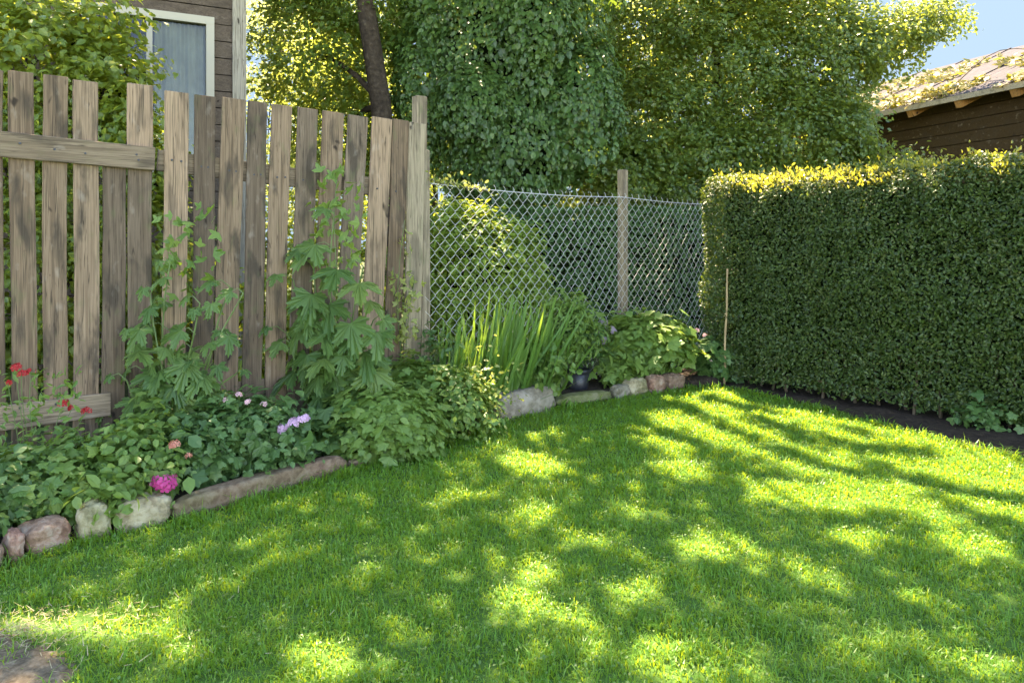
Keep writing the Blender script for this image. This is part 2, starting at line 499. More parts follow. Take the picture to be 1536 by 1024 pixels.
M['roof'] = noise_mat('roof_covering', [(.3, (.03, .026, .028)), (.55, (.055, .048, .052)), (.75, (.085, .074, .074))], 9, 7, .6, .03)
M['house_roof'] = noise_mat('house_tiles', [(.3, (.10, .06, .05)), (.7, (.2, .12, .1))], 9, 5, .4)

M['grass'] = leaf_mat('grass_blades', [(.042, .16, .016), (.062, .205, .02), (.09, .25, .026), (.14, .29, .04), (.32, .38, .14)], (.55, .66, .03), .45, .4, 1.1, .4, .5)
M['hedge'] = leaf_mat('hedge_leaves', [(.015, .034, .007), (.025, .052, .010), (.042, .080, .014), (.072, .108, .022), (.088, .075, .024)], (.24, .31, .025), .27, .42, 1.8, .38)
M['shoots'] = leaf_mat('sunlit_hedge_shoots', [(.06, .08, .02), (.12, .14, .03), (.2, .19, .045)], (.75, .68, .06), .5, .35, 1.5, .5)  # paler and yellower than the hedge leaves: sunlit top put into the colour
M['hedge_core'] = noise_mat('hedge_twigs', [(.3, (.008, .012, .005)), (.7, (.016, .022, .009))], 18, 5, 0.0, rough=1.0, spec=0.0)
M['ivy'] = leaf_mat('ivy_leaves', [(.02, .052, .014), (.034, .083, .02), (.06, .125, .027), (.12, .185, .042)], (.30, .42, .04), .28, .42, 1.2, .45)
M['tree_dark'] = leaf_mat('dark_tree_leaves', [(.03, .07, .014), (.055, .115, .02), (.10, .17, .03)], (.62, .68, .12), .42, .45, .8)
M['tree_light'] = leaf_mat('light_tree_leaves', [(.10, .15, .035), (.16, .21, .05), (.24, .27, .08)], (.95, .95, .3), .55, .45, .6)
M['hazel'] = leaf_mat('hazel_leaves', [(.026, .064, .02), (.046, .098, .025), (.085, .145, .03), (.18, .20, .045)], (.60, .66, .08), .42, .36, .7, .55)
M['yardbush'] = leaf_mat('yard_bush_leaves', [(.055, .105, .02), (.09, .15, .026), (.16, .20, .04)], (.72, .76, .09), .46, .4, 1.2, .5)
M['lime'] = leaf_mat('lime_leaves', [(.085, .165, .035), (.125, .215, .045), (.19, .275, .065)], (.5, .62, .06), .36, .45, 2.5)
M['bed_mid'] = leaf_mat('bed_leaves', [(.055, .12, .025), (.085, .17, .032), (.13, .215, .042), (.24, .29, .065)], (.35, .5, .05), .33, .45, 2.5)
M['bed_dark'] = leaf_mat('dark_bed_leaves', [(.042, .10, .026), (.065, .14, .035), (.11, .185, .05)], (.2, .36, .06), .28, .42, 2.5)
M['lobed'] = leaf_mat('lobed_leaves', [(.045, .105, .026), (.07, .145, .033), (.11, .19, .045), (.18, .23, .05)], (.34, .48, .06), .36, .5, 2.5, .5)
M['sprig'] = leaf_mat('yellow_sprig_leaves', [(.14, .2, .04), (.24, .28, .07), (.36, .36, .14)], (.65, .65, .12), .45, .5, 2.5)
M['iris'] = leaf_mat('iris_blades', [(.06, .15, .03), (.09, .2, .035), (.15, .25, .06)], (.38, .55, .05), .35, .42, 3)
M['box'] = leaf_mat('box_leaves', [(.11, .20, .03), (.17, .27, .035), (.25, .33, .06)], (.45, .5, .04), .36, .45, 2)
M['backhedge'] = leaf_mat('back_hedge_leaves', [(.03, .075, .02), (.045, .11, .025), (.07, .15, .03)], (.2, .35, .03), .25, .5, 2)
M['creeper'] = leaf_mat('creeper_leaves', [(.10, .11, .02), (.18, .17, .03), (.22, .14, .03)], (.6, .5, .05), .35, .45, 2)
M['straw'] = leaf_mat('straw', [(.3, .25, .13), (.42, .35, .2)], (.4, .35, .2), .2, .6, 2)
M['pink'] = leaf_mat('pink_petals', [(.45, .03, .15), (.66, .10, .28)], (.75, .06, .3), .3, .6, 4, .2)
M['lilac'] = leaf_mat('lilac_petals', [(.62, .36, .52), (.78, .56, .68)], (.75, .5, .65), .3, .6, 4, .2)
M['red'] = leaf_mat('red_petals', [(.4, .02, .025), (.55, .05, .05)], (.6, .05, .05), .3, .6, 4, .2)
M['salmon'] = leaf_mat('salmon_petals', [(.6, .18, .12), (.7, .32, .22)], (.7, .3, .2), .3, .6, 4, .2)
M['mauve'] = leaf_mat('mauve_petals', [(.3, .22, .28), (.42, .33, .36)], (.4, .3, .35), .3, .6, 4, .2)
M['rose'] = leaf_mat('rose_petals', [(.6, .32, .34), (.75, .5, .5)], (.7, .45, .45), .3, .6, 4, .2)

# glass
gm, gnt, gbs, gout = base_mat('window_glass')
gbs.inputs['Base Color'].default_value = (.75, .8, .78, 1); gbs.inputs['Roughness'].default_value = .03
_tr = nd(gnt, 'ShaderNodeBsdfTransparent'); _gl = nd(gnt, 'ShaderNodeBsdfGlossy'); _gl.inputs['Roughness'].default_value = .03
_tr.inputs['Color'].default_value = (.82, .86, .84, 1)
_ms = nd(gnt, 'ShaderNodeMixShader'); _ms.inputs[0].default_value = .025
gnt.links.new(_tr.outputs[0], _ms.inputs[1]); gnt.links.new(_gl.outputs[0], _ms.inputs[2]); gnt.links.new(_ms.outputs[0], gout.inputs['Surface'])
M['glass'] = gm

# ------------------------------------------------------------------ plan lines
FL, FR = np.array([-3.05, 4.4]), np.array([-.865, 6.07])       # picket fence on the ground
fd = (FR - FL) / np.linalg.norm(FR - FL)
fn = np.array([fd[1], -fd[0]])                                  # towards the lawn
CL, CR = np.array([-.716, 6.2]), np.array([2.365, 9.3])         # chain-link fence
cd = (CR - CL) / np.linalg.norm(CR - CL); cn = np.array([cd[1], -cd[0]])


def on_line(px, A, d, off=0.0):
    n = np.array([d[1], -d[0]])
    A = A + n * off
    k = (px - 768) / F
    t = (k * A[1] - A[0]) / (d[0] - k * d[1])
    return A + d * t


EDGE = np.array([(-160, 915), (-100, 890), (0, 850), (115, 814), (260, 783), (400, 743), (520, 706), (640, 676), (750, 634), (850, 610), (940, 596), (1030, 583)], float)


def edge_pt(px):
    return gnd(px, np.interp(px, EDGE[:, 0], EDGE[:, 1]))


def bed_pt(px, fr):
    a = edge_pt(px)
    b = on_line(px, FL, fd) if px < 625 else on_line(px, CL, cd)
    return a + (b - a) * fr


# ------------------------------------------------------------------ the ground
def sheet(name, x0, x1, y0, y1, nx, ny, z, mat, amp=0.0, sc=1.0, poly=None):
    xs = np.linspace(x0, x1, nx); ys = np.linspace(y0, y1, ny)
    V = np.array([(x, y, z + (amp * mnoise.noise(Vector((x * sc, y * sc, 3.1))) if amp else 0)) for y in ys for x in xs])
    Fc = []
    for j in range(ny - 1):
        for i in range(nx - 1):
            Fc.append((j * nx + i, j * nx + i + 1, (j + 1) * nx + i + 1, (j + 1) * nx + i))
    me = new_mesh(name, V, [i for f in Fc for i in f], np.arange(0, len(Fc) * 4, 4), True)
    return tag(link(name, me, mat), kind='structure')


sheet('ground', -150, 150, -60, 240, 61, 61, -.03, M['ground'])


def poly_sheet(name, pts, z, mat, amp=.012, sc=2.0, step=.12, skirt=.1):
    """a filled outline on the ground with gentle lumps"""
    pts = np.array(pts, float)
    lo, hi = pts.min(0) - step, pts.max(0) + step
    nx, ny = int((hi[0] - lo[0]) / step) + 2, int((hi[1] - lo[1]) / step) + 2
    X, Y = np.meshgrid(lo[0] + np.arange(nx) * step, lo[1] + np.arange(ny) * step)
    ins = inpoly(X.ravel(), Y.ravel(), pts).reshape(X.shape)
    idx = -np.ones(X.shape, int); V = []; Fc = []
    cellin = ins[:-1, :-1] | ins[1:, :-1] | ins[:-1, 1:] | ins[1:, 1:]
    for j in range(ny - 1):
        for i in range(nx - 1):
            if not cellin[j, i]: continue
            q = []
            for (a, b) in ((j, i), (j, i + 1), (j + 1, i + 1), (j + 1, i)):
                if idx[a, b] < 0:
                    idx[a, b] = len(V)
                    h = z + amp * mnoise.noise(Vector((X[a, b] * sc, Y[a, b] * sc, 1.7))) + amp * .5 * mnoise.noise(Vector((X[a, b] * sc * 4, Y[a, b] * sc * 4, 5)))
                    if not ins[a, b]: h -= skirt
                    V.append((X[a, b], Y[a, b], h))
                q.append(idx[a, b])
            Fc.append(tuple(q))
    me = new_mesh(name, np.array(V), [i for f in Fc for i in f], np.arange(0, len(Fc) * 4, 4), True)
    return tag(link(name, me, mat), kind='structure')


HEDGE_SOIL = [(1055, 581), (1085, 580), (1150, 593), (1200, 604), (1300, 631), (1420, 660), (1536, 690), (1680, 730)]
lawn_pts = [edge_pt(p) for p in (-150, -60, 0, 60, 115, 190, 260, 330, 400, 460, 520, 580, 640, 700, 750, 800, 850, 900, 940, 990, 1030)] + [gnd(*p) for p in HEDGE_SOIL] + [np.array([7.0, 1.0]), np.array([6.0, -3.0]), np.array([-5.0, -3.0]), np.array([-3.6, 2.2])]
lawn_pts = np.array(lawn_pts)
poly_sheet('lawn', lawn_pts, 0.0, M['lawn'], .006, 1.2, .1, .05)
bed_poly = [edge_pt(p) + np.array([-.075, .085]) for p in (-160, -60, 0, 60, 115, 190, 260, 330, 400, 460, 520, 580, 640, 700, 750, 800, 850, 900, 940, 990, 1030)]
bed_poly += [gnd(1075, 580), np.array([2.5, 9.0]), CR + np.array([0, .3]), CL + np.array([-.1, .4]), FR + np.array([-.1, .3]), FL + np.array([-.2, .3]), FL - fd * 1.2]
poly_sheet('flower_bed_soil', bed_poly, .065, M['soil'], .03, 3.0, .07, .05)
hs = [gnd(*p) for p in HEDGE_SOIL] + [np.array([6.3, 3.6]), np.array([5.5, 6]), np.array([3.6, 8.9]), np.array([2.2, 9.2])]
poly_sheet('hedge_soil', hs, .012, M['soil'], .02, 3.5, .08, .03)
dirt_px = [(-260, 1010), (-120, 925), (-30, 935), (40, 962), (95, 985), (110, 1030), (90, 1100), (-300, 1100)]
DIRT = np.array([gnd(*p) for p in dirt_px])
poly_sheet('bare_earth', DIRT, .010, M['dirt'], .005, 3, .04, .02)

# ------------------------------------------------------------------ grass
def grass():
    rng = np.random.default_rng(3)
    n = 900000
    x = rng.uniform(-4.2, 6.2, n); y = rng.uniform(1.9, 8.6, n)
    px = 768 + x / y * F
    keep = (px > -200) & (px < 2000)
    keep &= (px < 1620) | (rng.random(n) < .6)
    # density falls with distance
    keep &= rng.random(n) < np.clip(3.6 / y, .42, 1)
    keep &= inpoly(x, y, lawn_pts)
    x, y = x[keep], y[keep]
    cl = np.array([mnoise.noise(Vector((a * 5, b * 5, 0))) for a, b in zip(x, y)])
    big = np.array([mnoise.noise(Vector((a * .9, b * .9, 7))) for a, b in zip(x, y)])
    d = inpoly(x, y, DIRT)
    cx = gnd(20, 985)
    dd = np.hypot(x - cx[0], y - cx[1])
    keep = (rng.random(len(x)) < .72 + .5 * cl) & ~(d & (rng.random(len(x)) < np.where(cl > .02, .45, .95))) & (rng.random(len(x)) < np.clip((dd - .12) / .35, .35, 1))
    x, y, cl, big = x[keep], y[keep], cl[keep], big[keep]
    N = len(x)
    # distance to the lawn's border: longer, looser grass there
    bd = np.full(N, 9.0)
    for i in range(len(lawn_pts)):
        a, b = lawn_pts[i], lawn_pts[(i + 1) % len(lawn_pts)]
        if a[1] < 2 and b[1] < 2: continue
        e = b - a
        t = np.clip(((x - a[0]) * e[0] + (y - a[1]) * e[1]) / (e @ e), 0, 1)
        bd = np.minimum(bd, np.hypot(x - a[0] - t * e[0], y - a[1] - t * e[1]))
    hgt = rng.gamma(6, .0046, N) * (1 + .55 * cl + .25 * big) * np.where(bd < .12, 1 + 1.0 * rng.random(N), 1)
    hgt = np.clip(hgt, .012, .12)
    lean = np.abs(rng.normal(.75, .5, N)) + .1
    az = rng.uniform(0, 2 * np.pi, N) + 1.1 * np.sin(cl * 5)
    dirx, diry = np.cos(az), np.sin(az)
    w = rng.uniform(.0014, .0027, N) * np.clip(y / 3.2, 1, 2.3)
    z0 = -.004
    wx, wy = -diry * w, dirx * w
    h1 = hgt * .55; o1 = hgt * lean * .35
    h2 = hgt * np.clip(1 - .32 * lean, .35, 1); o2 = hgt * lean * 1.0
    V = np.empty((N, 5, 3))
    V[:, 0] = np.stack([x - wx, y - wy, np.full(N, z0)], 1); V[:, 1] = np.stack([x + wx, y + wy, np.full(N, z0)], 1)
    V[:, 2] = np.stack([x + dirx * o1 - wx * .85, y + diry * o1 - wy * .85, h1], 1); V[:, 3] = np.stack([x + dirx * o1 + wx * .85, y + diry * o1 + wy * .85, h1], 1)
    V[:, 4] = np.stack([x + dirx * o2, y + diry * o2, h2], 1)
    b = (np.arange(N) * 5)[:, None]
    loops = (np.array([0, 1, 3, 2, 2, 3, 4])[None] + b).ravel()
    starts = (np.array([0, 4])[None] + (np.arange(N) * 7)[:, None]).ravel()
    o = link('grass', new_mesh('grass', V.reshape(-1, 3), loops, starts), M['grass'])
    tag(o, 'short green lawn grass lying in dappled sun', 'grass', kind='stuff')
    print('grass blades', N)
    # clover and small weeds among the grass
    n = 16000
    q = rng.integers(0, N, n)
    P = np.stack([x[q], y[q], rng.uniform(.012, .04, n)], 1)
    R = frames(np.stack([rng.normal(0, .35, n), rng.normal(0, .35, n), np.ones(n)], 1), rnd_dirs(n, rng) * np.array([1, 1, .2]))
    o = link('clover', leaf_mesh('clover', [(T_oval(.42), P, R, rng.uniform(.008, .017, n))]), M['bed_mid'])
    tag(o, 'tiny clover leaves scattered through the lawn', 'clover', kind='stuff')
    # dry straw round the bare patch
    n = 900
    a = rng.uniform(0, 6.28, n); rr = np.abs(rng.normal(0, .3, n))
    c0 = gnd(40, 955)
    P = np.stack([c0[0] + rr * np.cos(a) * 1.3, c0[1] + rr * np.sin(a) * .6, rng.uniform(.02, .045, n)], 1)
    R = frames(np.stack([rng.normal(0, .3, n), rng.normal(0, .3, n), np.ones(n)], 1), rnd_dirs(n, rng) * np.array([1, 1, .12]))
    o = link('dry_clippings', leaf_mesh('dry_clippings', [(T_strap(3, .035, .1), P, R, rng.uniform(.015, .045, n))]), M['straw'])
    tag(o, 'dry straw coloured clippings beside the bare earth', 'clippings', kind='stuff')


grass()

# ------------------------------------------------------------------ picket fence
def fence_pt(px, py, off=0.0):
    g = on_line(px, FL, fd, off)
    return np.array([g[0], g[1], H - (py - HY) / F * g[1]])


def picket(parent, xt0, xt1, yt, xb0, xb1, yb, mat, off=0.0, zmin=.05, zbot=None, th=.022):
    a = fence_pt((xt0 + xt1) / 2, yt, off); b = fence_pt((xb0 + xb1) / 2, yb, off)
    w = np.linalg.norm(fence_pt(xt1, yt, off)[:2] - fence_pt(xt0, yt, off)[:2])
    up = a - b; up /= np.linalg.norm(up)
    zb = zmin if zbot is None else zbot
    b = a - up * (a[2] - zb) / up[2]
    ax0 = np.array([fd[0], fd[1], 0]); ax0 -= up * (ax0 @ up); ax0 /= np.linalg.norm(ax0)
    ax1 = np.cross(up, ax0)
    m = MB()
    m.box((a + b) / 2, (w, th, np.linalg.norm(a - b)), (ax0, ax1, up), seg=14, jit=.005, bev=.004)
    return part('picket', m, mat, parent)


def rail(parent, px0, y00, y01, px1, y10, y11, off, mat, th=.03, name='rail'):
    A = (fence_pt(px0, y00, off) + fence_pt(px0, y01, off)) / 2; B = (fence_pt(px1, y10, off) + fence_pt(px1, y11, off)) / 2
    hgt = (abs(fence_pt(px0, y00, off)[2] - fence_pt(px0, y01, off)[2]) + abs(fence_pt(px1, y10, off)[2] - fence_pt(px1, y11, off)[2])) / 2
    d = B - A; L = np.linalg.norm(d); d /= L
    side = np.cross(d, np.array([0, 0, 1.])); side /= np.linalg.norm(side)
    m = MB()
    m.box((A + B) / 2, (hgt, th, L), (np.cross(side, d), side, d), seg=16, jit=.004, bev=.004)
    # grain runs along the rail: its own mesh is turned so that object x is the rail's length
    o = part(name, m, mat, parent)
    V = np.empty(len(o.data.vertices) * 3, np.float32); o.data.vertices.foreach_get('co', V); V = V.reshape(-1, 3)
    ang = math.atan2(d[1], d[0])
    Rz = np.array([[math.cos(-ang), -math.sin(-ang), 0], [math.sin(-ang), math.cos(-ang), 0], [0, 0, 1]])
    o.data.vertices.foreach_set('co', np.ascontiguousarray((V @ Rz.T).astype(np.float32)).ravel()); o.data.update()
    o.rotation_euler = (0, 0, ang)
    return o


def fence_nails(parent, spots, off):
    for (px, py) in spots:
        m = MB()
        p = fence_pt(px, py, off)
        n3 = np.array([fn[0], fn[1], 0])
        m.tube([p - n3 * .004, p + n3 * .003], [.008, .0065], 8)
        part('nail', m, M['pot'], parent)


fl = thing('picket_fence', (FL[0], FL[1], 0), 'weathered picket fence panel with plank rails nailed across its front', 'fence')
for (a, b, t, c, d, k) in [(-88, -48, 98, -86, -46, 'picket'), (-38, 5, 104, -36, 7, 'picket'), (13, 52, 108, 15, 56, 'picket'), (64, 101, 114, 64, 103, 'picket'),
                           (110, 148, 122, 110, 148, 'picket'), (153, 188, 246, 153, 188, 'picket_grey')]:
    picket(fl, a, b, t, c, d, 520, M[k])
picket(fl, 192, 231, 127, 192, 230, 240, M['picket_pale'], zbot=fence_pt(210, 236)[2])['label'] = 'short pale new picket above the rail'
picket(fl, 193, 229, 238, 192, 228, 520, M['picket_grey'])
rail(fl, -130, 183, 227, 232, 222, 254, .030, M['rail'], .03)
rail(fl, -130, 622, 664, 166, 590, 622, .030, M['rail'], .03)
fence_nails(fl, [(30, 215), (82, 224), (128, 230), (208, 240), (205, 232), (30, 612), (84, 606)], .047)

fr = thing('picket_fence', (*on_line(240, FL, fd), 0), 'weathered picket fence panel with rails hidden behind and leaning boards', 'fence')
for (a, b, t, c, d, k) in [(247, 283, 138, 242, 279, 'picket_pale'), (293, 324, 144, 286, 319, 'picket_grey'), (332, 367, 148, 322, 357, 'picket'), (373, 402, 153, 362, 393, 'picket_grey'),
                           (407, 437, 158, 397, 429, 'picket'), (447, 477, 163, 433, 464, 'picket_grey'), (483, 515, 168, 468, 500, 'picket'), (521, 551, 174, 504, 534, 'picket_grey'),
                           (558, 588, 177, 541, 571, 'picket_pale'), (589, 613, 180, 574, 601, 'picket')]:
    picket(fr, a, b, t, c, d, 540, M[k])
picket(fr, 615, 639, 185, 601, 629, 560, M['post'], off=.02, th=.03)
rail(fr, 236, 224, 258, 625, 276, 300, -.030, M['rail'], .035)
rail(fr, 236, 586, 616, 625, 540, 562, -.030, M['rail'], .035)
fence_nails(fr, [(258, 240), (272, 242), (302, 250), (312, 251), (344, 256), (354, 257), (381, 262), (391, 262), (416, 266), (428, 266), (455, 270), (491, 274), (504, 275), (529, 279), (566, 283), (594, 287)], .0125)
m = MB(); a = fence_pt(629, 145, -.06); m.box((a[0], a[1], a[2] / 2), (.10, .09, a[2]), (np.array([fd[0], fd[1], 0]), np.array([-fd[1], fd[0], 0]), np.array([0, 0, 1.])), seg=8, jit=.002, bev=.006)
part('post', m, M['post'], fr)

# ------------------------------------------------------------------ chain-link fence
cf = thing('chain_link_fence', (CL[0], CL[1], 0), 'silver chain link fence on wooden posts between picket fence and hedge', 'fence')
CLEN = np.linalg.norm(CR - CL) + .5
ztop, zbot, pit = 2.02, .10, .118


def cp(s, z, o=0.0):
    sag = -.03 * math.sin(min(1, s / 2.73) * math.pi) if s < 2.73 else -.02 * math.sin((s - 2.73) / (CLEN - 2.73) * math.pi)
    wob = .012 * math.sin(s * 3.1 + z * 2)
    b = CL + cd * s + cn * (o + wob)
    return np.array([b[0], b[1], z + sag])


m = MB()
nz = int((ztop - zbot) / (pit / 2))
for i in range(int(CLEN / (pit / 2)) + 1):
    s0 = i * pit / 2
    pts = []
    for k in range(nz + 1):
        z = zbot + (ztop - zbot) * k / nz
        sgn = 1 if ((k + i) % 2) else -1
        dz = pit * .05
        jx = .006 * mnoise.noise(Vector((s0 * 3, z * 3, 2)))
        pts.append(cp(s0 + sgn * pit * .25 + jx, z - dz, -.004 * sgn))
        pts.append(cp(s0 + sgn * pit * .25 + jx, z + dz, .004 * sgn))
    if i % 2: pts.append(cp(s0 + pit * .1, ztop + .035))
    m.tube(pts, .0023, 5)
part('wire_netting', m, M['wire'], cf)
m = MB()
m.tube([cp(s, ztop - .012) for s in np.linspace(-.05, CLEN, 40)], .0045, 6)
part('tension_wire', m, M['wire'], cf)
m = MB()
g = on_line(934, CL, cd, -.06)
zt = H - (255 - HY) / F * g[1]
m.box((g[0], g[1], zt / 2), (.098, .08, zt), (np.array([cd[0], cd[1], 0]), np.array([-cd[1], cd[0], 0]), np.array([0, 0, 1.])), seg=8, jit=.002, bev=.006)
part('post', m, M['post'], cf)
m = MB()
g = on_line(635.5, CL, cd, -.02)
zt = H - (225 - HY) / F * g[1]
m.box((g[0], g[1], zt / 2), (.085, .07, zt), (np.array([cd[0], cd[1], 0]), np.array([-cd[1], cd[0], 0]), np.array([0.0, 0, 1.])), seg=8, jit=.002, bev=.005)
part('post', m, M['post'], cf, label='shorter dark post beside the picket fence')

# ------------------------------------------------------------------ hedge
H0, H1 = np.array([2.09, 8.13]), np.array([3.97, 5.74])
hd = (H1 - H0) / np.linalg.norm(H1 - H0); hn = np.array([-hd[1], hd[0]])          # hn: away from the lawn
if hn[0] < 0: hn = -hn
HLEN = 6.2; HT = 1.0; HH = 2.16


def hedge_surface(n, rng):
    """points and outward normals on the clipped body: front, left end, top, with rounded shoulders"""
    s = rng.uniform(0, HLEN, n)
    per = HH + HT * .9
    t = rng.uniform(0, per, n)
    z = np.where(t < HH, t, HH)
    dpt = np.where(t < HH, 0.0, t - HH)
    # shoulder rounding
    r = .22
    nx = np.where(t < HH, -1.0, 0.0); nz_ = np.where(t < HH, 0.0, 1.0)
    near = np.abs(t - HH) < r
    a = (t - (HH - r)) / (2 * r) * np.pi / 2
    z = np.where(near, HH - r + r * np.sin(a), z); dpt = np.where(near, r - r * np.cos(a), dpt)
    nx = np.where(near, -np.cos(a), nx); nz_ = np.where(near, np.sin(a), nz_)
    P = np.stack([H0[0] + hd[0] * s + hn[0] * dpt, H0[1] + hd[1] * s + hn[1] * dpt, z], 1)
    N = np.stack([hn[0] * nx, hn[1] * nx, nz_], 1)
    return P, N, s


def build_hedge():
    rng = np.random.default_rng(8)
    root = thing('hedge', (H0[0], H0[1], 0), 'tall clipped dark green hedge along the right side of the lawn', 'hedge')
    P, N, s = hedge_surface(150000, rng)
    # left end face
    ne = 6500
    e = rng.uniform(0, HT, ne); ze = rng.uniform(0, HH - .03, ne)
    Pe = np.stack([H0[0] + hn[0] * e, H0[1] + hn[1] * e, ze], 1); Ne = np.repeat(np.array([[-hd[0], -hd[1], 0]]), ne, 0)
    P = np.concatenate([P, Pe]); N = np.concatenate([N, Ne])
    bump = np.array([mnoise.noise(Vector(p * 2.0)) for p in P]) * .11 + np.array([mnoise.noise(Vector(p * 6)) for p in P]) * .045
    depth = rng.exponential(.055, len(P))
    P = P + N * (bump - depth + .03)[:, None]
    thin = np.array([mnoise.noise(Vector(p * 1.6 + np.array([5, 0, 0]))) for p in P])
    keep = (rng.random(len(P)) < 1.0 + .35 * thin) & (P[:, 2] > .06 + .08 * rng.random(len(P)))
    P, N = P[keep], N[keep]
    R = frames(N * .75 + np.array([0, 0, .45]) + rnd_dirs(len(P), rng) * .75, N * .5 + rnd_dirs(len(P), rng) + np.array([0, 0, .15]))
    sc = rng.uniform(.022, .044, len(P))
    # shoots standing up along the top, sunlight put into their paler yellow
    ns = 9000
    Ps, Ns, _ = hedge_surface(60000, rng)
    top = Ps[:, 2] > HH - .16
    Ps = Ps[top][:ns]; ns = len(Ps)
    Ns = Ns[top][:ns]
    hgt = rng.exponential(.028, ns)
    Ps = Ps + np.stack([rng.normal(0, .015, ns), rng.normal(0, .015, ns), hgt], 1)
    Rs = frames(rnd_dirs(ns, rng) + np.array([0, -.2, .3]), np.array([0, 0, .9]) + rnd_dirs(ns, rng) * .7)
    leaf_part('foliage', [(T_oval(.29), P, R, sc)], M['hedge'], root)
    leaf_part('sunlit_shoots', [(T_oval(.27), Ps, Rs, rng.uniform(.028, .052, ns))], M['shoots'], root)
    # twiggy inside that closes the body
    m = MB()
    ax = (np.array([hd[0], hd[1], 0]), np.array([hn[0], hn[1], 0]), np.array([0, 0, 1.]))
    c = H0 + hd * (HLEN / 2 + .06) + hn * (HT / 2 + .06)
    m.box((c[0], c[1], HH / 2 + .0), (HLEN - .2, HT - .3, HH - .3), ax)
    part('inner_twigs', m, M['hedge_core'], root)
    m = MB()
    for i in range(34):
        b = H0 + hd * (i * .18 + random.uniform(0, .1)) + hn * random.uniform(.06, .3)
        t = b + hd * random.uniform(-.1, .1)
        m.tube([(b[0], b[1], 0), ((b[0] + t[0]) / 2 + .01, (b[1] + t[1]) / 2, .25), (t[0], t[1], .6)], [.016, .012, .008], 5)
    part('stems', m, M['twig'], root)


build_hedge()

# ------------------------------------------------------------------ trees
def limb(m, a, b, r0, r1, wob=.08, n=6, sides=7):
    a, b = np.array(a, float), np.array(b, float)
    L = np.linalg.norm(b - a)
    pts = []
    o1, o2 = random.uniform(0, 9), random.uniform(0, 9)
    for i in range(n + 1):
        t = i / n
        p = a + (b - a) * t
        e = math.sin(t * math.pi) * wob * L
        pts.append(p + np.array([math.sin(o1 + t * 3) * e, math.sin(o2 + t * 2.6) * e, 0.12 * L * math.sin(t * math.pi) * (1 if abs(b[2] - a[2]) < L * .8 else 0)]))
    m.tube(pts, [r0 + (r1 - r0) * (i / n) for i in range(n + 1)], sides)


# shade giving upper crowns: one leaf spray over each shaded patch of ground, up along the sun's way
def canopy_points(seed=21):
    rng = np.random.default_rng(seed)
    st = .105
    gx, gy = np.meshgrid(np.arange(-4.4, 5.6, st), np.arange(1.0, 8.8, st))
    gx = gx.ravel() + rng.uniform(-.05, .05, gx.size); gy = gy.ravel() + rng.uniform(-.05, .05, gy.size)
    L, inf = lit_level(gx, gy)
    nz1 = np.array([mnoise.noise(Vector((a * 1.6, b * 1.6, 2))) for a, b in zip(gx, gy)])
    want = np.where(inf, L < rng.uniform(.12, .62, len(L)), nz1 > -.12)
    want &= rng.random(len(L)) < .93
    gx, gy, nz1 = gx[want], gy[want], nz1[want]
    hn_ = np.array([mnoise.noise(Vector((a * .55 + 9, b * .55, 4))) for a, b in zip(gx, gy)])
    h = 7.6 + 2.0 * hn_ + rng.uniform(-.7, .7, len(gx))
    k = h / SUN[2]
    P = np.stack([gx + SUN[0] * k, gy + SUN[1] * k, h], 1)
    return P


CAN = canopy_points()
rngc = np.random.default_rng(5)
TREES = {'a': np.array([-2.0, 10.3, 5.2]), 'b': np.array([0.0, 11.4, 6.0]), 'c': np.array([3.4, 12.6, 5.6])}
keys = list(TREES)
dist = np.stack([np.hypot(CAN[:, 0] - TREES[k][0], (CAN[:, 1] - TREES[k][1]) * .5) for k in keys], 1)
own = dist.argmin(1)


def canopy_sets(i, size=.095):
    P0 = CAN[own == i]
    per = 10
    P = np.repeat(P0, per, 0) + rngc.normal(0, .07, (len(P0) * per, 3))
    P = P[sun_keep(P, rngc)]
    R = frames(np.array([0, 0, .6]) + SUN * .5 + rnd_dirs(len(P), rngc) * .6, rnd_dirs(len(P), rngc) + np.array([0, 0, -.3]))
    return (T_oval(.36), P, R, rngc.uniform(.7, 1.25, len(P)) * size), P0


def canopy_limbs(m, P0, top, n=16, r0=.06):
    if len(P0) == 0: return
    q = rngc.choice(len(P0), min(n, len(P0)), replace=False)
    for j in q[:n // 3]:
        limb(m, top, P0[j] - np.array([0, 0, .05]), r0, .012, .08, 7, 6)
    mains = q[:n // 3]
    for j in q[n // 3:]:
        b = min(mains, key=lambda u: np.linalg.norm(P0[u] - P0[j]))
        mid = top + (P0[b] - top) * random.uniform(.4, .8)
        limb(m, mid, P0[j], r0 * .4, .006, .08, 5, 5)


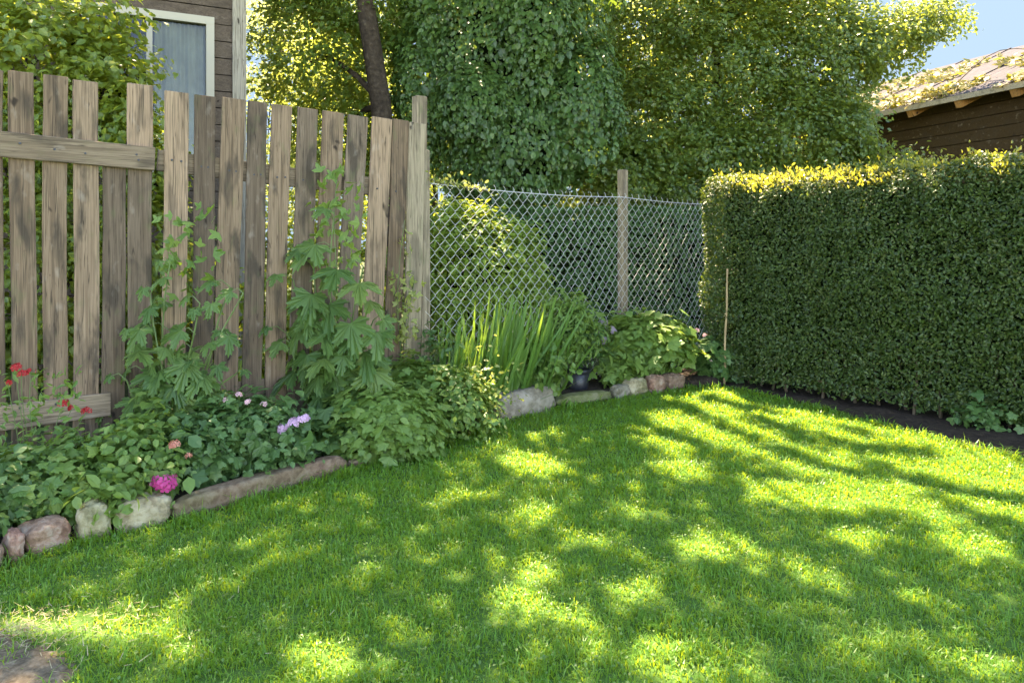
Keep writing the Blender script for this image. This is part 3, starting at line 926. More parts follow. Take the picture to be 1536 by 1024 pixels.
def tree(name, label, ells, trunk_pts, trunk_r, mat, n_clump, per, cr, size, T=None, seed=0, canopy=None, front=.5, group=None, limbs=8, **kw):
    rng = np.random.default_rng(seed + 100)
    base = np.array(trunk_pts[0])
    root = thing(name, base, label, 'tree' if 'tree' in name else 'bush', group)
    P, R = cloud(ells, n_clump, per, cr, rng, front=front, **kw)
    k = sun_keep(P, rng)
    P, R = P[k], R[k]
    sets = [(T or T_diamond(.3), P, R, rng.uniform(.65, 1.3, len(P)) * size)]
    m = MB()
    m.tube(trunk_pts, trunk_r, 9)
    top = np.array(trunk_pts[-1])
    for e in ells[:limbs]:
        st = np.array(trunk_pts[random.randrange(max(1, len(trunk_pts) // 2), len(trunk_pts))])
        limb(m, st, (e[0], e[1], e[2]), trunk_r[-1] * .6, .012, .06, 6, 6)
        for q in range(4):
            dq = rnd_dirs(1, rng)[0] * np.array(e[3:]) * .8
            limb(m, (e[0] - dq[0] * .2, e[1], e[2] - .1), (e[0] + dq[0], e[1] + dq[1], e[2] + dq[2]), .012, .004, .06, 4, 4)
    if canopy is not None:
        cs, P0 = canopy_sets(canopy)
        sets.append(cs)
        canopy_limbs(m, P0, top)
    leaf_part('crown', sets, mat, root)
    part('trunk', m, M['bark'], root, True)
    return root


# the leaning tree with a bare dark trunk
tree('broadleaf_tree', 'tall tree with bare dark leaning trunk behind the picket fence', [(-2.9, 11, 4.3, .95, .8, .8), (-2.5, 11.2, 3.1, .8, .7, .9), (-2.2, 11.0, 5.2, .9, .8, .8), (-1.5, 11.2, 4.9, .6, .6, 1.0), (-3.1, 11, 5.6, .8, .8, .8), (-1.9, 11.4, 3.2, .7, .5, .9)],
     [(-1.72, 10.3, 0), (-1.74, 10.3, 2.2), (-1.82, 10.3, 3.4), (-2.02, 10.3, 4.7), (-2.15, 10.3, 6.2)], [.19, .16, .145, .13, .10], M['tree_dark'], 1000, 26, .14, .085, seed=1, canopy=0, front=.2, limbs=6)

# the ivy clad tree
def ivy_tree():
    rng = np.random.default_rng(31)
    ells = [(-.25, 11.2, 4.3, 1.42, 1.1, 2.5), (-.1, 11.2, 6.8, 1.6, 1.2, 2.2), (.55, 11.3, 4.6, .95, .9, 2.2), (-.95, 11.2, 5.2, .75, .85, 1.9), (.0, 11.0, 3.0, 1.1, .9, 1.2), (.95, 10.75, 3.5, .65, .6, 1.1), (-1.25, 10.9, 3.9, .5, .55, 1.1), (.35, 10.3, 4.6, .55, .5, .7), (-.55, 10.3, 3.4, .5, .5, .6), (1.2, 11, 5.6, .6, .6, .8)]
    root = thing('ivy_tree', (0, 11.3, 0), 'tall tree smothered in dark green ivy behind the chain link fence', 'tree')
    E = np.array(ells)
    n = 110000
    idx = rng.choice(len(E), n, p=[.24, .22, .14, .1, .09, .06, .05, .04, .03, .03])
    d = rnd_dirs(n, rng); fl_ = (d[:, 1] > .2) & (rng.random(n) < .75); d[fl_, 1] *= -1
    lum = np.array([mnoise.noise(Vector((a[0] * 3.2 + i, a[1] * 3.2, a[2] * 3.6))) for a, i in zip(d, idx)])
    l2 = np.array([mnoise.noise(Vector((a[0] * 8 + i, a[1] * 8, a[2] * 9))) for a, i in zip(d, idx)])
    r = 1 + .22 * lum + .10 * l2 - rng.exponential(.07, n)
    P = E[idx, :3] + d * r[:, None] * E[idx, 3:]
    # leave out what lies deep inside a neighbour
    ins = np.zeros(n, bool)
    for j in range(len(E)):
        q = (((P - E[j, :3]) / (E[j, 3:] * .72)) ** 2).sum(1) < 1
        ins |= q & (idx != j)
    k = ~ins & (sun_keep(P, rng) | (P[:, 2] < 5.6)) & (rng.random(n) < .9 + .7 * lum)
    P, d = P[k], d[k]
    R = frames(d * .8 + np.array([0, -.15, .35]) + rnd_dirs(len(P), rng) * .5, np.array([0, 0, -.9]) + d * .3 + rnd_dirs(len(P), rng) * .65)
    sets = [(T_oval(.4), P, R, rng.gamma(7, .0094, len(P)))]
    cs, P0 = canopy_sets(1)
    sets.append(cs)
    leaf_part('ivy', sets, M['ivy'], root)
    m = MB()
    m.tube([(0, 11.3, 0), (.02, 11.3, 2), (-.05, 11.3, 4), (0, 11.3, 6.5), (0, 11.3, 8)], [.26, .22, .2, .16, .1], 10)
    for e in ells: limb(m, (0, 11.3, max(2, e[2] - 1)), e[:3], .07, .03)
    canopy_limbs(m, P0, np.array([0, 11.3, 7.5]), 22)
    part('trunk', m, M['bark'], root, True)
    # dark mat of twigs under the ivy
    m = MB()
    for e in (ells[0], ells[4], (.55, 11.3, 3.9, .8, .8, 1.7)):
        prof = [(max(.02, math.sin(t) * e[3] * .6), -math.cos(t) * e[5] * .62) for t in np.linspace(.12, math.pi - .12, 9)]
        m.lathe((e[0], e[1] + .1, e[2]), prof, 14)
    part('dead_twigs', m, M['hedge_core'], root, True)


ivy_tree()
tree('slim_tree', 'slim ivy wrapped trunk standing between the ivy tree and the big shrub', [(1.75, 13.2, 5.0, .22, .2, 1.6), (1.7, 13.2, 3.2, .2, .2, 1.2), (1.8, 13.2, 7.2, .9, .8, .9)], [(1.75, 13.2, 0), (1.72, 13.2, 3), (1.76, 13.2, 6.6)], [.14, .12, .08], M['ivy'], 200, 18, .08, .1, T_oval(.4), seed=7, front=.3, limbs=3)

# the big light catching shrub tree
tree('hazel_tree', 'wide spreading hazel tree with sunlit yellow green top behind the hedge',
     [(2.3, 12.3, 3.5, 1.15, .9, 1.0), (3.6, 12.5, 4.3, 1.45, 1.0, 1.2), (5.0, 12.6, 4.6, 1.3, 1.0, 1.0), (6.2, 12.6, 5.0, .95, .7, .55), (7.0, 12.5, 5.25, .55, .5, .35), (2.4, 12.6, 5.2, 1.1, .9, .9),
      (4.6, 12.0, 3.1, 1.2, .8, .9), (3.2, 11.9, 2.6, 1.2, .8, .9), (1.9, 11.8, 2.5, .9, .7, .8), (1.35, 12.6, 2.6, .8, .7, 1.0), (1.5, 12.8, 4.2, .7, .6, 1.0), (2.6, 12.2, 2.0, 1.4, .7, .8), (4.2, 12.1, 2.1, 1.2, .6, .7), (5.3, 12.2, 3.4, .55, .6, .5), (3.6, 12.9, 5.8, 1.2, .9, .8), (5.2, 13, 5.9, 1.1, .8, .6), (5.6, 12.0, 2.55, .5, .4, .4), (5.5, 12.6, 3.2, .45, .5, .9), (6.5, 12.1, 2.75, .35, .3, .22)],
     [(3.5, 12.7, 0), (3.5, 12.7, 1.2), (3.6, 12.7, 2.4), (3.55, 12.7, 3.6), (3.5, 12.7, 5)], [.16, .14, .12, .1, .07], M['hazel'], 4300, 32, .13, .072, T_oval(.36), seed=2, canopy=2, lump=.26, front=.6, limbs=18)

# trees farther back, each of its own
far = [
    ('pale_tree', 'pale sunlit tree in the gap beside the timber house', [(-5.6, 17, 4.2, 1.5, 1.2, 1.3), (-4.9, 17, 6.0, 1.3, 1.2, 1.3), (-5.8, 17, 2.6, 1.6, 1.2, 1.2), (-6.4, 17.4, 7.2, 1.3, 1.2, 1.0)], (-5.5, 17.4), .15, 'tree_light', 420, 22, .2, .11, 3),
    ('pale_tree', 'yellow green tree between the house gap and the leaning trunk', [(-3.6, 15, 3.6, 1.1, 1.0, 1.3), (-3.4, 15, 5.3, .9, .9, 1.1), (-4.0, 15, 2.0, 1.1, .9, 1.1), (-2.6, 15.5, 2.8, 1.2, .9, 1.6)], (-3.4, 15.3), .14, 'yardbush', 430, 22, .17, .10, 4),
    ('distant_tree', 'tall far tree showing through behind the leaning trunk', [(-3.0, 22, 5.5, 2.2, 1.6, 2.6), (-5.4, 23, 8.0, 2.0, 1.6, 2.2), (-.8, 22, 6.2, 2.4, 1.6, 2.8), (-2.0, 22, 2.6, 3.0, 1.4, 2.0)], (-2.5, 22.5), .25, 'tree_dark', 520, 22, .3, .16, 5),
    ('distant_tree', 'broad far tree closing the view behind the hazel', [(3.5, 19, 4.0, 2.6, 1.5, 2.6), (6.0, 19.5, 3.4, 2.0, 1.2, 2.0), (2.2, 19, 7.2, 2.0, 1.4, 1.8), (5.2, 19, 6.6, 2.2, 1.4, 1.7), (.2, 19, 4.5, 1.8, 1.4, 2.6)], (3.8, 19.5), .25, 'tree_light', 620, 22, .28, .15, 6),
]
for (nm, lb, el, b, r, mt, nc, pr, cr, sz, sd) in far:
    tz = max(e[2] for e in el)
    tree(nm, lb, el, [(b[0], b[1], 0), (b[0] + .05, b[1], tz * .4), (b[0], b[1], tz)], [r, r * .8, r * .4], M[mt], nc, pr, cr, sz, seed=sd, front=.1, limbs=5, shell=.3)

# bush by the house, behind the picket fence
tree('yard_bush', 'loose yellow green bush leaning over the fence in front of the house', [(-4.3, 6.6, 3.1, .75, .5, .6), (-3.7, 6.7, 2.9, .45, .4, .5), (-4.5, 6.5, 2.3, .7, .45, .6), (-3.4, 6.6, 2.45, .28, .3, .42), (-4.9, 6.6, 3.5, .6, .5, .5), (-3.95, 6.8, 3.55, .5, .4, .35), (-3.2, 6.6, 2.1, .25, .25, .4), (-3.9, 6.6, 1.7, .4, .3, .5), (-4.1, 6.2, 1.15, .9, .35, .8), (-3.2, 6.45, 1.25, .45, .3, .8), (-4.9, 5.9, 1.3, .6, .35, .9)],
     [(-4.2, 6.8, 0), (-4.15, 6.75, 1.0), (-4.25, 6.75, 2.2)], [.05, .045, .03], M['yardbush'], 1500, 16, .09, .072, T_oval(.36), seed=12, front=.3, limbs=8)

# low shrubs beyond the pickets (seen through the gaps)
for i, (cx, cy, w, h, lb, mt) in enumerate([(-4.6, 6.0, .6, .9, 'low shrub behind the left end of the picket fence', 'bed_mid'), (-2.75, 6.9, .75, 1.25, 'rounded green shrub behind the middle of the picket fence', 'box'),
                                            (-1.75, 7.5, .7, 1.5, 'leafy shrub behind the right end of the picket fence', 'yardbush'), (-3.5, 9.6, 1.0, 1.7, 'tall loose shrub at the corner of the timber house', 'yardbush'), (-1.05, 8.9, .6, 1.9, 'upright shrub between the fence post and the box bush', 'bed_mid')]):
    rng = np.random.default_rng(70 + i)
    root = thing('garden_shrub', (cx, cy, 0), lb, 'shrub')
    P, R = cloud([(cx, cy, h * .55, w, w * .6, h * .55)], 150, 16, .08, rng, shell=.5)
    leaf_part('foliage', [(T_oval(.36), P, R, rng.uniform(.05, .09, len(P)))], M[mt], root)
    m = MB()
    for q in range(5): limb(m, (cx, cy, 0), (cx + random.uniform(-w, w) * .6, cy + random.uniform(-.2, .2), h * .8), .018, .006)
    part('stem', m, M['twig'], root)

# stack of old stones/boards seen through the pickets is left as a low wall of grey blocks
# clipped hedge beyond the chain link fence
def back_hedge():
    rng = np.random.default_rng(91)
    A, B = np.array([-.9, 10.0]), np.array([3.6, 10.6])
    d = (B - A) / np.linalg.norm(B - A); L = np.linalg.norm(B - A); n2 = np.array([d[1], -d[0]])
    root = thing('back_hedge', (A[0], A[1], 0), 'lower dark hedge beyond the chain link fence', 'hedge')
    n = 15000
    s = rng.uniform(0, L, n); t = rng.uniform(0, 2.5, n)
    z = np.minimum(t, 2.0); dp = np.maximum(t - 2.0, 0)
    P = np.stack([A[0] + d[0] * s - n2[0] * dp, A[1] + d[1] * s - n2[1] * dp, z], 1)
    N = np.where((t < 2.0)[:, None], np.array([n2[0], n2[1], .1]), np.array([0, 0, 1.]))
    P += N * (np.array([mnoise.noise(Vector(p * 2)) for p in P]) * .1 - rng.exponential(.05, n))[:, None]
    R = frames(N + np.array([0, 0, .4]) + rnd_dirs(n, rng) * .8, rnd_dirs(n, rng) + np.array([0, 0, -.1]))
    leaf_part('foliage', [(T_diamond(.3), P, R, rng.uniform(.05, .09, n))], M['backhedge'], root)
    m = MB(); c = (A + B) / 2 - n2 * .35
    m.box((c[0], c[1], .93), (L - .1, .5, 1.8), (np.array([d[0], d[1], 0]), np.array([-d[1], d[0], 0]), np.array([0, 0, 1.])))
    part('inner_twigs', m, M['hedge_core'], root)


back_hedge()

# ball of box beyond the chain link
def bush(name, label, cat, c, r, n, size, mat, T, seed, shell=.75, cr=.06, per=12, stem=True, up=.6, droop=.25, extra=None, out=.7, rnd=.6, lump=.12, group=None, core=False):
    rng = np.random.default_rng(seed)
    root = thing(name, (c[0], c[1], 0.06), label, cat, group)
    el = c if isinstance(c[0], (list, tuple)) else None
    P, R = cloud([(c[0], c[1], c[2], r[0], r[1], r[2])], n, per, cr, rng, shell=shell, up=up, droop=droop, out=out, rnd=rnd, lump=lump, front=.35)
    sz_ = rng.gamma(7, 1 / 7., len(P)) * size * 1.02
    if isinstance(T, list):
        w_ = rng.integers(0, len(T), len(P))
        sets = [(t_, P[w_ == i], R[w_ == i], sz_[w_ == i]) for i, t_ in enumerate(T)]
    else: sets = [(T, P, R, sz_)]
    leaf_part('foliage', sets, mat, root)
    if stem:
        m = MB()
        for q in range(9):
            dq = rnd_dirs(1, rng)[0]
            limb(m, (c[0], c[1], .04), (c[0] + dq[0] * r[0] * .8, c[1] + dq[1] * r[1] * .8, c[2] + abs(dq[2]) * r[2] * .6), .007, .003, .08, 5, 5)
        part('stem', m, M['twig'] if core else M['stem'], root)
    if core:
        m = MB()
        prof = [(max(.01, math.sin(t) * r[0] * .5), -math.cos(t) * r[2] * .55) for t in np.linspace(.1, math.pi - .1, 9)]
        m.lathe((c[0], c[1], c[2]), prof, 14)
        part('inner_twigs', m, M['hedge_core'], root, True)
    return root, rng


cbx = at(722, 425, 8.2)
bush('box_bush', 'rounded yellow green bush pressed against the far side of the wire netting', 'bush', (cbx[0], cbx[1], 1.02), (.72, .5, .88), 1500, .06, M['box'], T_diamond(.22), 41, shell=.72, cr=.05, per=14, core=True)

# ------------------------------------------------------------------ timber house
def house():
    A = at(190, 0, 8.0)[:2]; B = at(368, 0, 8.55)[:2]
    d = (B - A) / np.linalg.norm(B - A); n2 = np.array([d[1], -d[0]])
    A = A - d * 5.5
    L = np.linalg.norm(B - A)
    root = thing('timber_house', (B[0], B[1], 0), 'dark brown timber house with pale framed window at upper left', 'house')
    ax = (np.array([d[0], d[1], 0]), np.array([-n2[0], -n2[1], 0]), np.array([0, 0, 1.]))
    WH = 4.45

    def hp(px, off=0.0):
        return on_line(px, B, d, off)

    def zz(px, py): return H - (py - HY) / F * hp(px)[1]
    # window opening along the wall
    w0 = hp(120); w1 = hp(321)
    s0, s1 = (w0 - B) @ d, (w1 - B) @ d
    z0, z1 = 2.25, zz(320, 28)
    m = MB()
    bh = .19; k = 0
    z = 0.0
    while z < WH - .01:
        h = min(bh, WH - z)
        zc = z + h / 2
        tilt = .004 * (k % 3)
        parts_ = [(-L, 0, z, z + h)] if (z + h <= z0 or z >= z1) else [(-L, s0, z, z + h), (s1, 0, z, z + h)]
        if z < z0 < z + h: parts_.append((s0, s1, z, z0 - .002))
        if z < z1 < z + h: parts_.append((s0, s1, z1 + .002, z + h))
        for (a, b, za, zb) in parts_:
            c = B + d * (a + b) / 2 - n2 * (.06 - tilt)
            m.box((c[0], c[1], (za + zb) / 2), (b - a, .12, zb - za - (.011 if zb - za > .1 else 0)), ax)
        z += h; k += 1
    for (a, b, za, zb) in ((-L, s0, 0, WH), (s1, -.02, 0, WH), (s0, s1, 0, z0), (s0, s1, z1, WH)):   # backing behind the boards
        c = B + d * (a + b) / 2 - n2 * .10
        m.box((c[0], c[1], (za + zb) / 2), (b - a - .004, .03, zb - za - .004), ax)
    # backing and the other walls
    m.box((*(B - d * (L - s0 * 0) / 2 - n2 * 5.0), WH / 2), (L, .12, WH), ax)
    m.box((*(B - d * .06 - n2 * 2.6), WH / 2), (.11, 4.9, WH), ax)
    m.box((*(B - d * (L - .06) - n2 * 2.6), WH / 2), (.11, 4.9, WH), ax)
    part('wall', m, M['house_wood'], root)
    m = MB()
    c = hp(359, .022)
    m.box((c[0], c[1], WH / 2), (.15, .04, WH), ax, seg=4, bev=.004)
    part('corner_board', m, M['house_trim'], root)
    # window
    fm = MB()
    t = .085
    cz = (z0 + z1) / 2
    mid = hp(224)
    for (s, w) in ((s0 + t / 2, t), (s1 - t / 2, t), ((mid - B) @ d, .06)):
        c = B + d * s + n2 * .012
        fm.box((c[0], c[1], cz), (w, .07, z1 - z0 - 2 * t), ax)
    for zc in (z0 + t / 2, z1 - t / 2):
        c = B + d * (s0 + s1) / 2 + n2 * .012
        fm.box((c[0], c[1], zc), (s1 - s0, .075, t), ax)
    win = part('window', fm, M['window_frame'], root)
    pm = MB(); c = B + d * (s0 + s1) / 2 - n2 * .012
    pm.box((c[0], c[1], cz), (s1 - s0 - .05, .006, z1 - z0 - .05), ax)
    o = part('pane', pm, M['glass'], root); o.parent = win
    cm = MB()
    # pleated curtain behind the glass
    ncol = 70
    P = []
    sA, sB = (hp(232) - B) @ d, s1 - .03
    for i in range(ncol + 1):
        s = sA + (sB - sA) * i / ncol
        off = -.10 + .022 * math.sin(i * .55) * math.sin(i * .13)
        b = B + d * s + n2 * off
        P += [(b[0], b[1], z0 - .1), (b[0], b[1], z1 + .05)]
    cm.add(P, [(2 * i, 2 * i + 2, 2 * i + 3, 2 * i + 1) for i in range(ncol)])
    o = part('curtain', cm, M['curtain'], root); o.parent = win
    rm = MB()                                             # roof, eave just above the frame
    p = [B + d * .06 + n2 * .15, B - d * (L + .3) + n2 * .15, B - d * (L + .3) - n2 * 5.4, B + d * .06 - n2 * 5.4]
    r0, r1 = B + d * .06 - n2 * 2.6, B - d * (L + .3) - n2 * 2.6
    V = [(*p[0], WH + .01), (*p[1], WH + .01), (*p[2], WH + .01), (*p[3], WH + .01), (*r0, WH + 1.5), (*r1, WH + 1.5)]
    rm.add(V, [(0, 1, 5, 4), (2, 3, 4, 5), (0, 4, 3), (1, 2, 5), (3, 2, 1, 0)])
    part('roof', rm, M['house_roof'], root)


house()

# ------------------------------------------------------------------ shed on the right
def shed():
    E0, E1 = np.array([7.6, 11.0]), np.array([6.7, 13.7])
    d = (E1 - E0) / np.linalg.norm(E1 - E0); n2 = np.array([d[1], -d[0]])
    if n2[0] < 0: n2 = -n2                                   # away from us, to the right
    E0 = E0 - d * 3.2; E1 = E1 + d * 3.4
    L = np.linalg.norm(E1 - E0)
    ze = 3.86
    root = thing('shed', (E1[0], E1[1], 0), 'brown timber shed with pale roof edge beyond the hedge', 'shed')
    ax = (np.array([d[0], d[1], 0]), np.array([n2[0], n2[1], 0]), np.array([0, 0, 1.]))
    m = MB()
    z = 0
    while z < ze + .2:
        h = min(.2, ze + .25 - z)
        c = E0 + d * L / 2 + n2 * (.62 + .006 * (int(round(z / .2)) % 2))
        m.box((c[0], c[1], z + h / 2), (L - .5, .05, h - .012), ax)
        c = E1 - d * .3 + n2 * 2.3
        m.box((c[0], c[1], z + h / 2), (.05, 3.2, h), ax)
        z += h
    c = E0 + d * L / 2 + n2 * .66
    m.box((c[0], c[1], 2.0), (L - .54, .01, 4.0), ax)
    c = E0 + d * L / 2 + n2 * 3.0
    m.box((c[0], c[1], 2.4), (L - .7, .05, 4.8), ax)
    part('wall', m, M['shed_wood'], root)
    pitch = math.radians(24)
    up = np.array([n2[0] * math.cos(pitch), n2[1] * math.cos(pitch), math.sin(pitch)])
    a3 = (ax[0], up, np.cross(ax[0], up) * (1 if np.cross(ax[0], up)[2] > 0 else -1))
    c = np.array([*(E0 + d * L / 2), ze + .03]) + up * 1.7
    m = MB(); m.box(c, (L + .3, 3.4, .05), a3)
    for i in range(9):                                       # roll-cap joints of the felt
        q = np.array([*(E0 + d * (L * (i + .5) / 9)), ze + .06]) + up * 1.7
        m.box(q, (.04, 3.38, .03), a3)
    part('roof', m, M['roof'], root)
    m = MB(); c = E0 + d * L / 2 - n2 * .02
    m.box((c[0], c[1], ze + .0), (L + .34, .035, .085), ax)
    part('fascia', m, M['fascia'], root)
    for i in range(9):
        s = 2.6 + i * .95 - .2
        if s > L - .2: break
        q = np.array([*(E0 + d * s), ze - .09]) + up * .38
        m = MB(); m.box(q, (.12, .72, .15), a3)
        part('rafter', m, M['shed_beam'], root)
    # creeper over the roof
    rng = np.random.default_rng(55)
    rt = thing('roof_creeper', (E1[0], E1[1], ze + .1), 'yellow leaved creeper growing over the shed roof', 'creeper')
    n = 2900
    s = rng.uniform(1.5, L - .4, n); u = rng.uniform(0, 1, n) ** 1.3 * 2.6
    nzv = np.array([mnoise.noise(Vector((a * 1.1, b * 1.3, 0))) for a, b in zip(s, u)])
    k = nzv > -.02; s, u = s[k], u[k]; n = len(s)
    P = np.stack([E0[0] + d[0] * s, E0[1] + d[1] * s, np.full(n, ze + .07)], 1) + up[None] * u[:, None]
    P[:, 2] += np.minimum(rng.exponential(.05, n), .11)
    R = frames(np.array([-.3, -.4, .8]) + rnd_dirs(n, rng) * .6, rnd_dirs(n, rng))
    leaf_part('foliage', [(T_palm(3, 60), P, R, rng.uniform(.07, .15, n))], M['creeper'], rt)
    for i in range(8):
        m = MB()
        s_ = random.uniform(2, L - .3); q = np.array([*(E0 + d * s_), ze + .075])
        limb(m, q, q + up * random.uniform(1, 2.4) + np.array([random.uniform(-.5, .5), 0, .03]), .012, .005)
        part('stem', m, M['twig'], rt)


shed()

# ------------------------------------------------------------------ edging stones
def rock(name, label, cat, c, size, ang, mat, seed, group=None, sq=.42, rough=.06):
    """rounded, chipped block resting on the ground"""
    rng = np.random.default_rng(seed)
    n = 19
    V = []; Fc = []; ids = {}

    def vid(p):
        k = tuple(np.round(p, 5))
        if k not in ids:
            ids[k] = len(V)
            q = np.array(p); r = np.linalg.norm(q)
            e = np.abs(q) ** (1 / sq)
            q = q / (e.sum() ** sq)                          # superellipsoid
            w_ = np.array(size) / max(size) * 3
            no = mnoise.noise(Vector(q * 1.5 + seed * 3.3)) * rough * 2 - abs(mnoise.noise(Vector(q * w_ * 1.3 + seed))) * rough * 1.6 + mnoise.noise(Vector(q * w_ * 4 + seed)) * rough * .55
            q = q * (1 + no)
            V.append(q * np.array(size) / 2)
        return ids[k]
    g = np.linspace(-1, 1, n)
    for axi in range(3):
        for sgn in (-1, 1):
            for i in range(n - 1):
                for j in range(n - 1):
                    q = []
                    for (a, b) in ((i, j), (i + 1, j), (i + 1, j + 1), (i, j + 1)):
                        p = np.zeros(3); p[axi] = sgn; p[(axi + 1) % 3] = g[a]; p[(axi + 2) % 3] = g[b]
                        q.append(vid(p))
                    Fc.append(tuple(q if sgn > 0 else q[::-1]))
    V = np.array(V)
    ca, sa = math.cos(ang), math.sin(ang)
    V = V @ np.array([[ca, sa, 0], [-sa, ca, 0], [0, 0, 1]])
    me = new_mesh(name, V, [i for f in Fc for i in f], np.arange(0, len(Fc) * 4, 4), True)
    o = link(name, me, mat)
    o.location = (c[0], c[1], size[2] * .5 - .03 if len(c) < 3 else c[2])
    return tag(o, label, cat, group)


EG = 'stones edging the flower bed'


def edge_rock(p0, p1, hgt, depth, label, mat, seed, name='edging_stone', cat='stone', sq=.30, rough=.08, lift=0.0):
    a, b = edge_pt(p0), edge_pt(p1)
    d = b - a; L = np.linalg.norm(d); ang = math.atan2(d[1], d[0])
    nn = np.array([-d[1], d[0]]) / L
    c = (a + b) / 2 + nn * depth * .42
    return rock(name, label, cat, (c[0], c[1], hgt * .5 - .03 + lift), (L * .985, depth, hgt), ang, mat, seed, EG, sq, rough)


edge_rock(-70, 14, .16, .16, 'reddish edging stone at the far left end of the row', M['stone_red'], 1)
edge_rock(14, 39, .17, .14, 'narrow upright pinkish edging stone, thinnest of the row', M['stone_red'], 2, rough=.09)
edge_rock(42, 113, .17, .20, 'rust red edging stone between the thin stone and the square tan one', M['stone_red'], 3, rough=.08)
edge_rock(115, 171, .20, .17, 'squarish tan edging stone with mossy top', M['stone_tan'], 4, sq=.26)
edge_rock(173, 260, .18, .17, 'long tan edging stone with green stain, below the pink flower', M['stone_tan'], 5, sq=.24)
edge_rock(263, 525, .145, .13, 'long reddish brown kerb block sinking into the grass', M['stone_brown'], 6, 'edging_kerb', 'kerb', sq=.22, rough=.03)
edge_rock(530, 690, .10, .12, 'low dark kerb block beneath the overhanging bushes', M['stone_brown'], 7, 'edging_kerb', 'kerb', sq=.25, rough=.04)
edge_rock(752, 836, .255, .26, 'large grey weathered slab standing between bush and black pot', M['stone_grey'], 8, 'edging_slab', 'stone', sq=.15, rough=.07)
edge_rock(838, 925, .13, .2, 'flat moss covered edging stone in front of the black pot', M['moss'], 9, sq=.4)
edge_rock(925, 948, .15, .15, 'small grey edging stone right of the mossy one', M['stone_grey'], 10)
edge_rock(944, 975, .20, .17, 'pale tan stone under the lime green plant', M['stone_tan'], 11)
edge_rock(977, 1001, .20, .16, 'brownish stone between the pale one and the last one', M['stone_red'], 12)
edge_rock(1003, 1030, .20, .18, 'last brown edging stone nearest the hedge corner', M['stone_brown'], 13, rough=.1)

# ------------------------------------------------------------------ pot
pp = np.array([.655, 7.36])
root = thing('flower_pot', (pp[0], pp[1], .05), 'black plastic flower pot standing on the mossy edging', 'pot')
m = MB(); m.lathe((pp[0], pp[1], .05), [(.0, .0), (.095, 0), (.10, .01), (.122, .19), (.115, .19), (.108, .15), (0, .15)], 32)
part('body', m, M['pot'], root, True)
m = MB(); m.lathe((pp[0], pp[1], .05), [(.123, .168), (.131, .17), (.132, .205), (.126, .208), (.117, .203), (.117, .185)], 32)
part('rim', m, M['pot'], root, True)
m = MB(); m.lathe((pp[0], pp[1], .05), [(.118, .186), (.06, .192), (.0, .195)], 20)
part('potting_soil', m, M['soil'], root, True)

# ------------------------------------------------------------------ cane
b = np.array([*gnd(1086, 577), 0.0]); t = at(1091.5, 403, b[1] + .02)
root = tag(bpy.data.objects.new('garden_cane', None), 'thin brown cane stuck upright before the hedge corner', 'cane'); C.objects.link(root); root.location = b
m = MB(); pts = [b + (t - b) * i / 12 + np.array([.004 * math.sin(i), 0, 0]) for i in range(13)]
m.tube(pts, [.0125 - .0003 * i + (.002 if i % 3 == 0 else 0) for i in range(13)], 8)
part('shaft', m, M['bamboo'], root, True)

# ------------------------------------------------------------------ bed plants
def head(root, c, n, r, size, mat, rng, name='flower_head', flat=.7):
    d = rnd_dirs(n, rng); d[:, 2] = np.abs(d[:, 2]) * .9 - .15; d[:, 1] -= .25
    d /= np.linalg.norm(d, axis=1)[:, None]
    P = np.array(c) + d * np.array([r, r, r * flat]) * rng.uniform(.75, 1.05, n)[:, None]
    R = frames(d + rnd_dirs(n, rng) * .3, rnd_dirs(n, rng))
    return leaf_part(name, [(T_flower(), P, R, rng.uniform(.8, 1.2, n) * size)], mat, root)


def stalk(root, a, b, r=.005, name='stem', mat=None):
    m = MB(); limb(m, a, b, r, r * .7, .03, 6, 6)
    return part(name, m, mat or M['stem'], root)


def clump(name, label, cat, px, py, Yfr, rx, ry, rz, n, size, mat, T, seed, **kw):
    """bushy plant whose middle shows at px,py; Yfr: place in the bed from edging (0) to fence (1)"""
    g = bed_pt(px, Yfr)
    c = at(px, py, g[1])
    return bush(name, label, cat, (c[0], c[1], max(c[2], rz * .6)), (rx, ry, rz), n, size, mat, T, seed, **kw)


PAL = T_palm(5, 118, .60, .74, 24, .2)
PAL3 = T_palm(3, 70, .45, .75, 16, .25)
OV = T_oval(.36)
MIX = [T_palm(5, 118, .62, .78, 26, .25), T_oval(.34), T_palm(3, 75, .55, .8, 22, .4), T_oval(.42)]
clump('leafy_perennial', 'dense green leafy plant at the left end of the flower bed', 'plant', 45, 732, .45, .40, .28, .19, 290, .042, M['bed_mid'], MIX, 201, per=9, shell=.6)
clump('leafy_perennial', 'low dark plant spilling towards the leftmost edging stones', 'plant', -40, 745, .4, .3, .26, .2, 170, .042, M['bed_dark'], MIX, 202, per=9, shell=.6)
clump('leafy_perennial', 'green plant filling the bed below the bottom fence rail', 'plant', 120, 706, .6, .32, .22, .18, 190, .042, M['bed_mid'], MIX, 203, per=9, shell=.6)
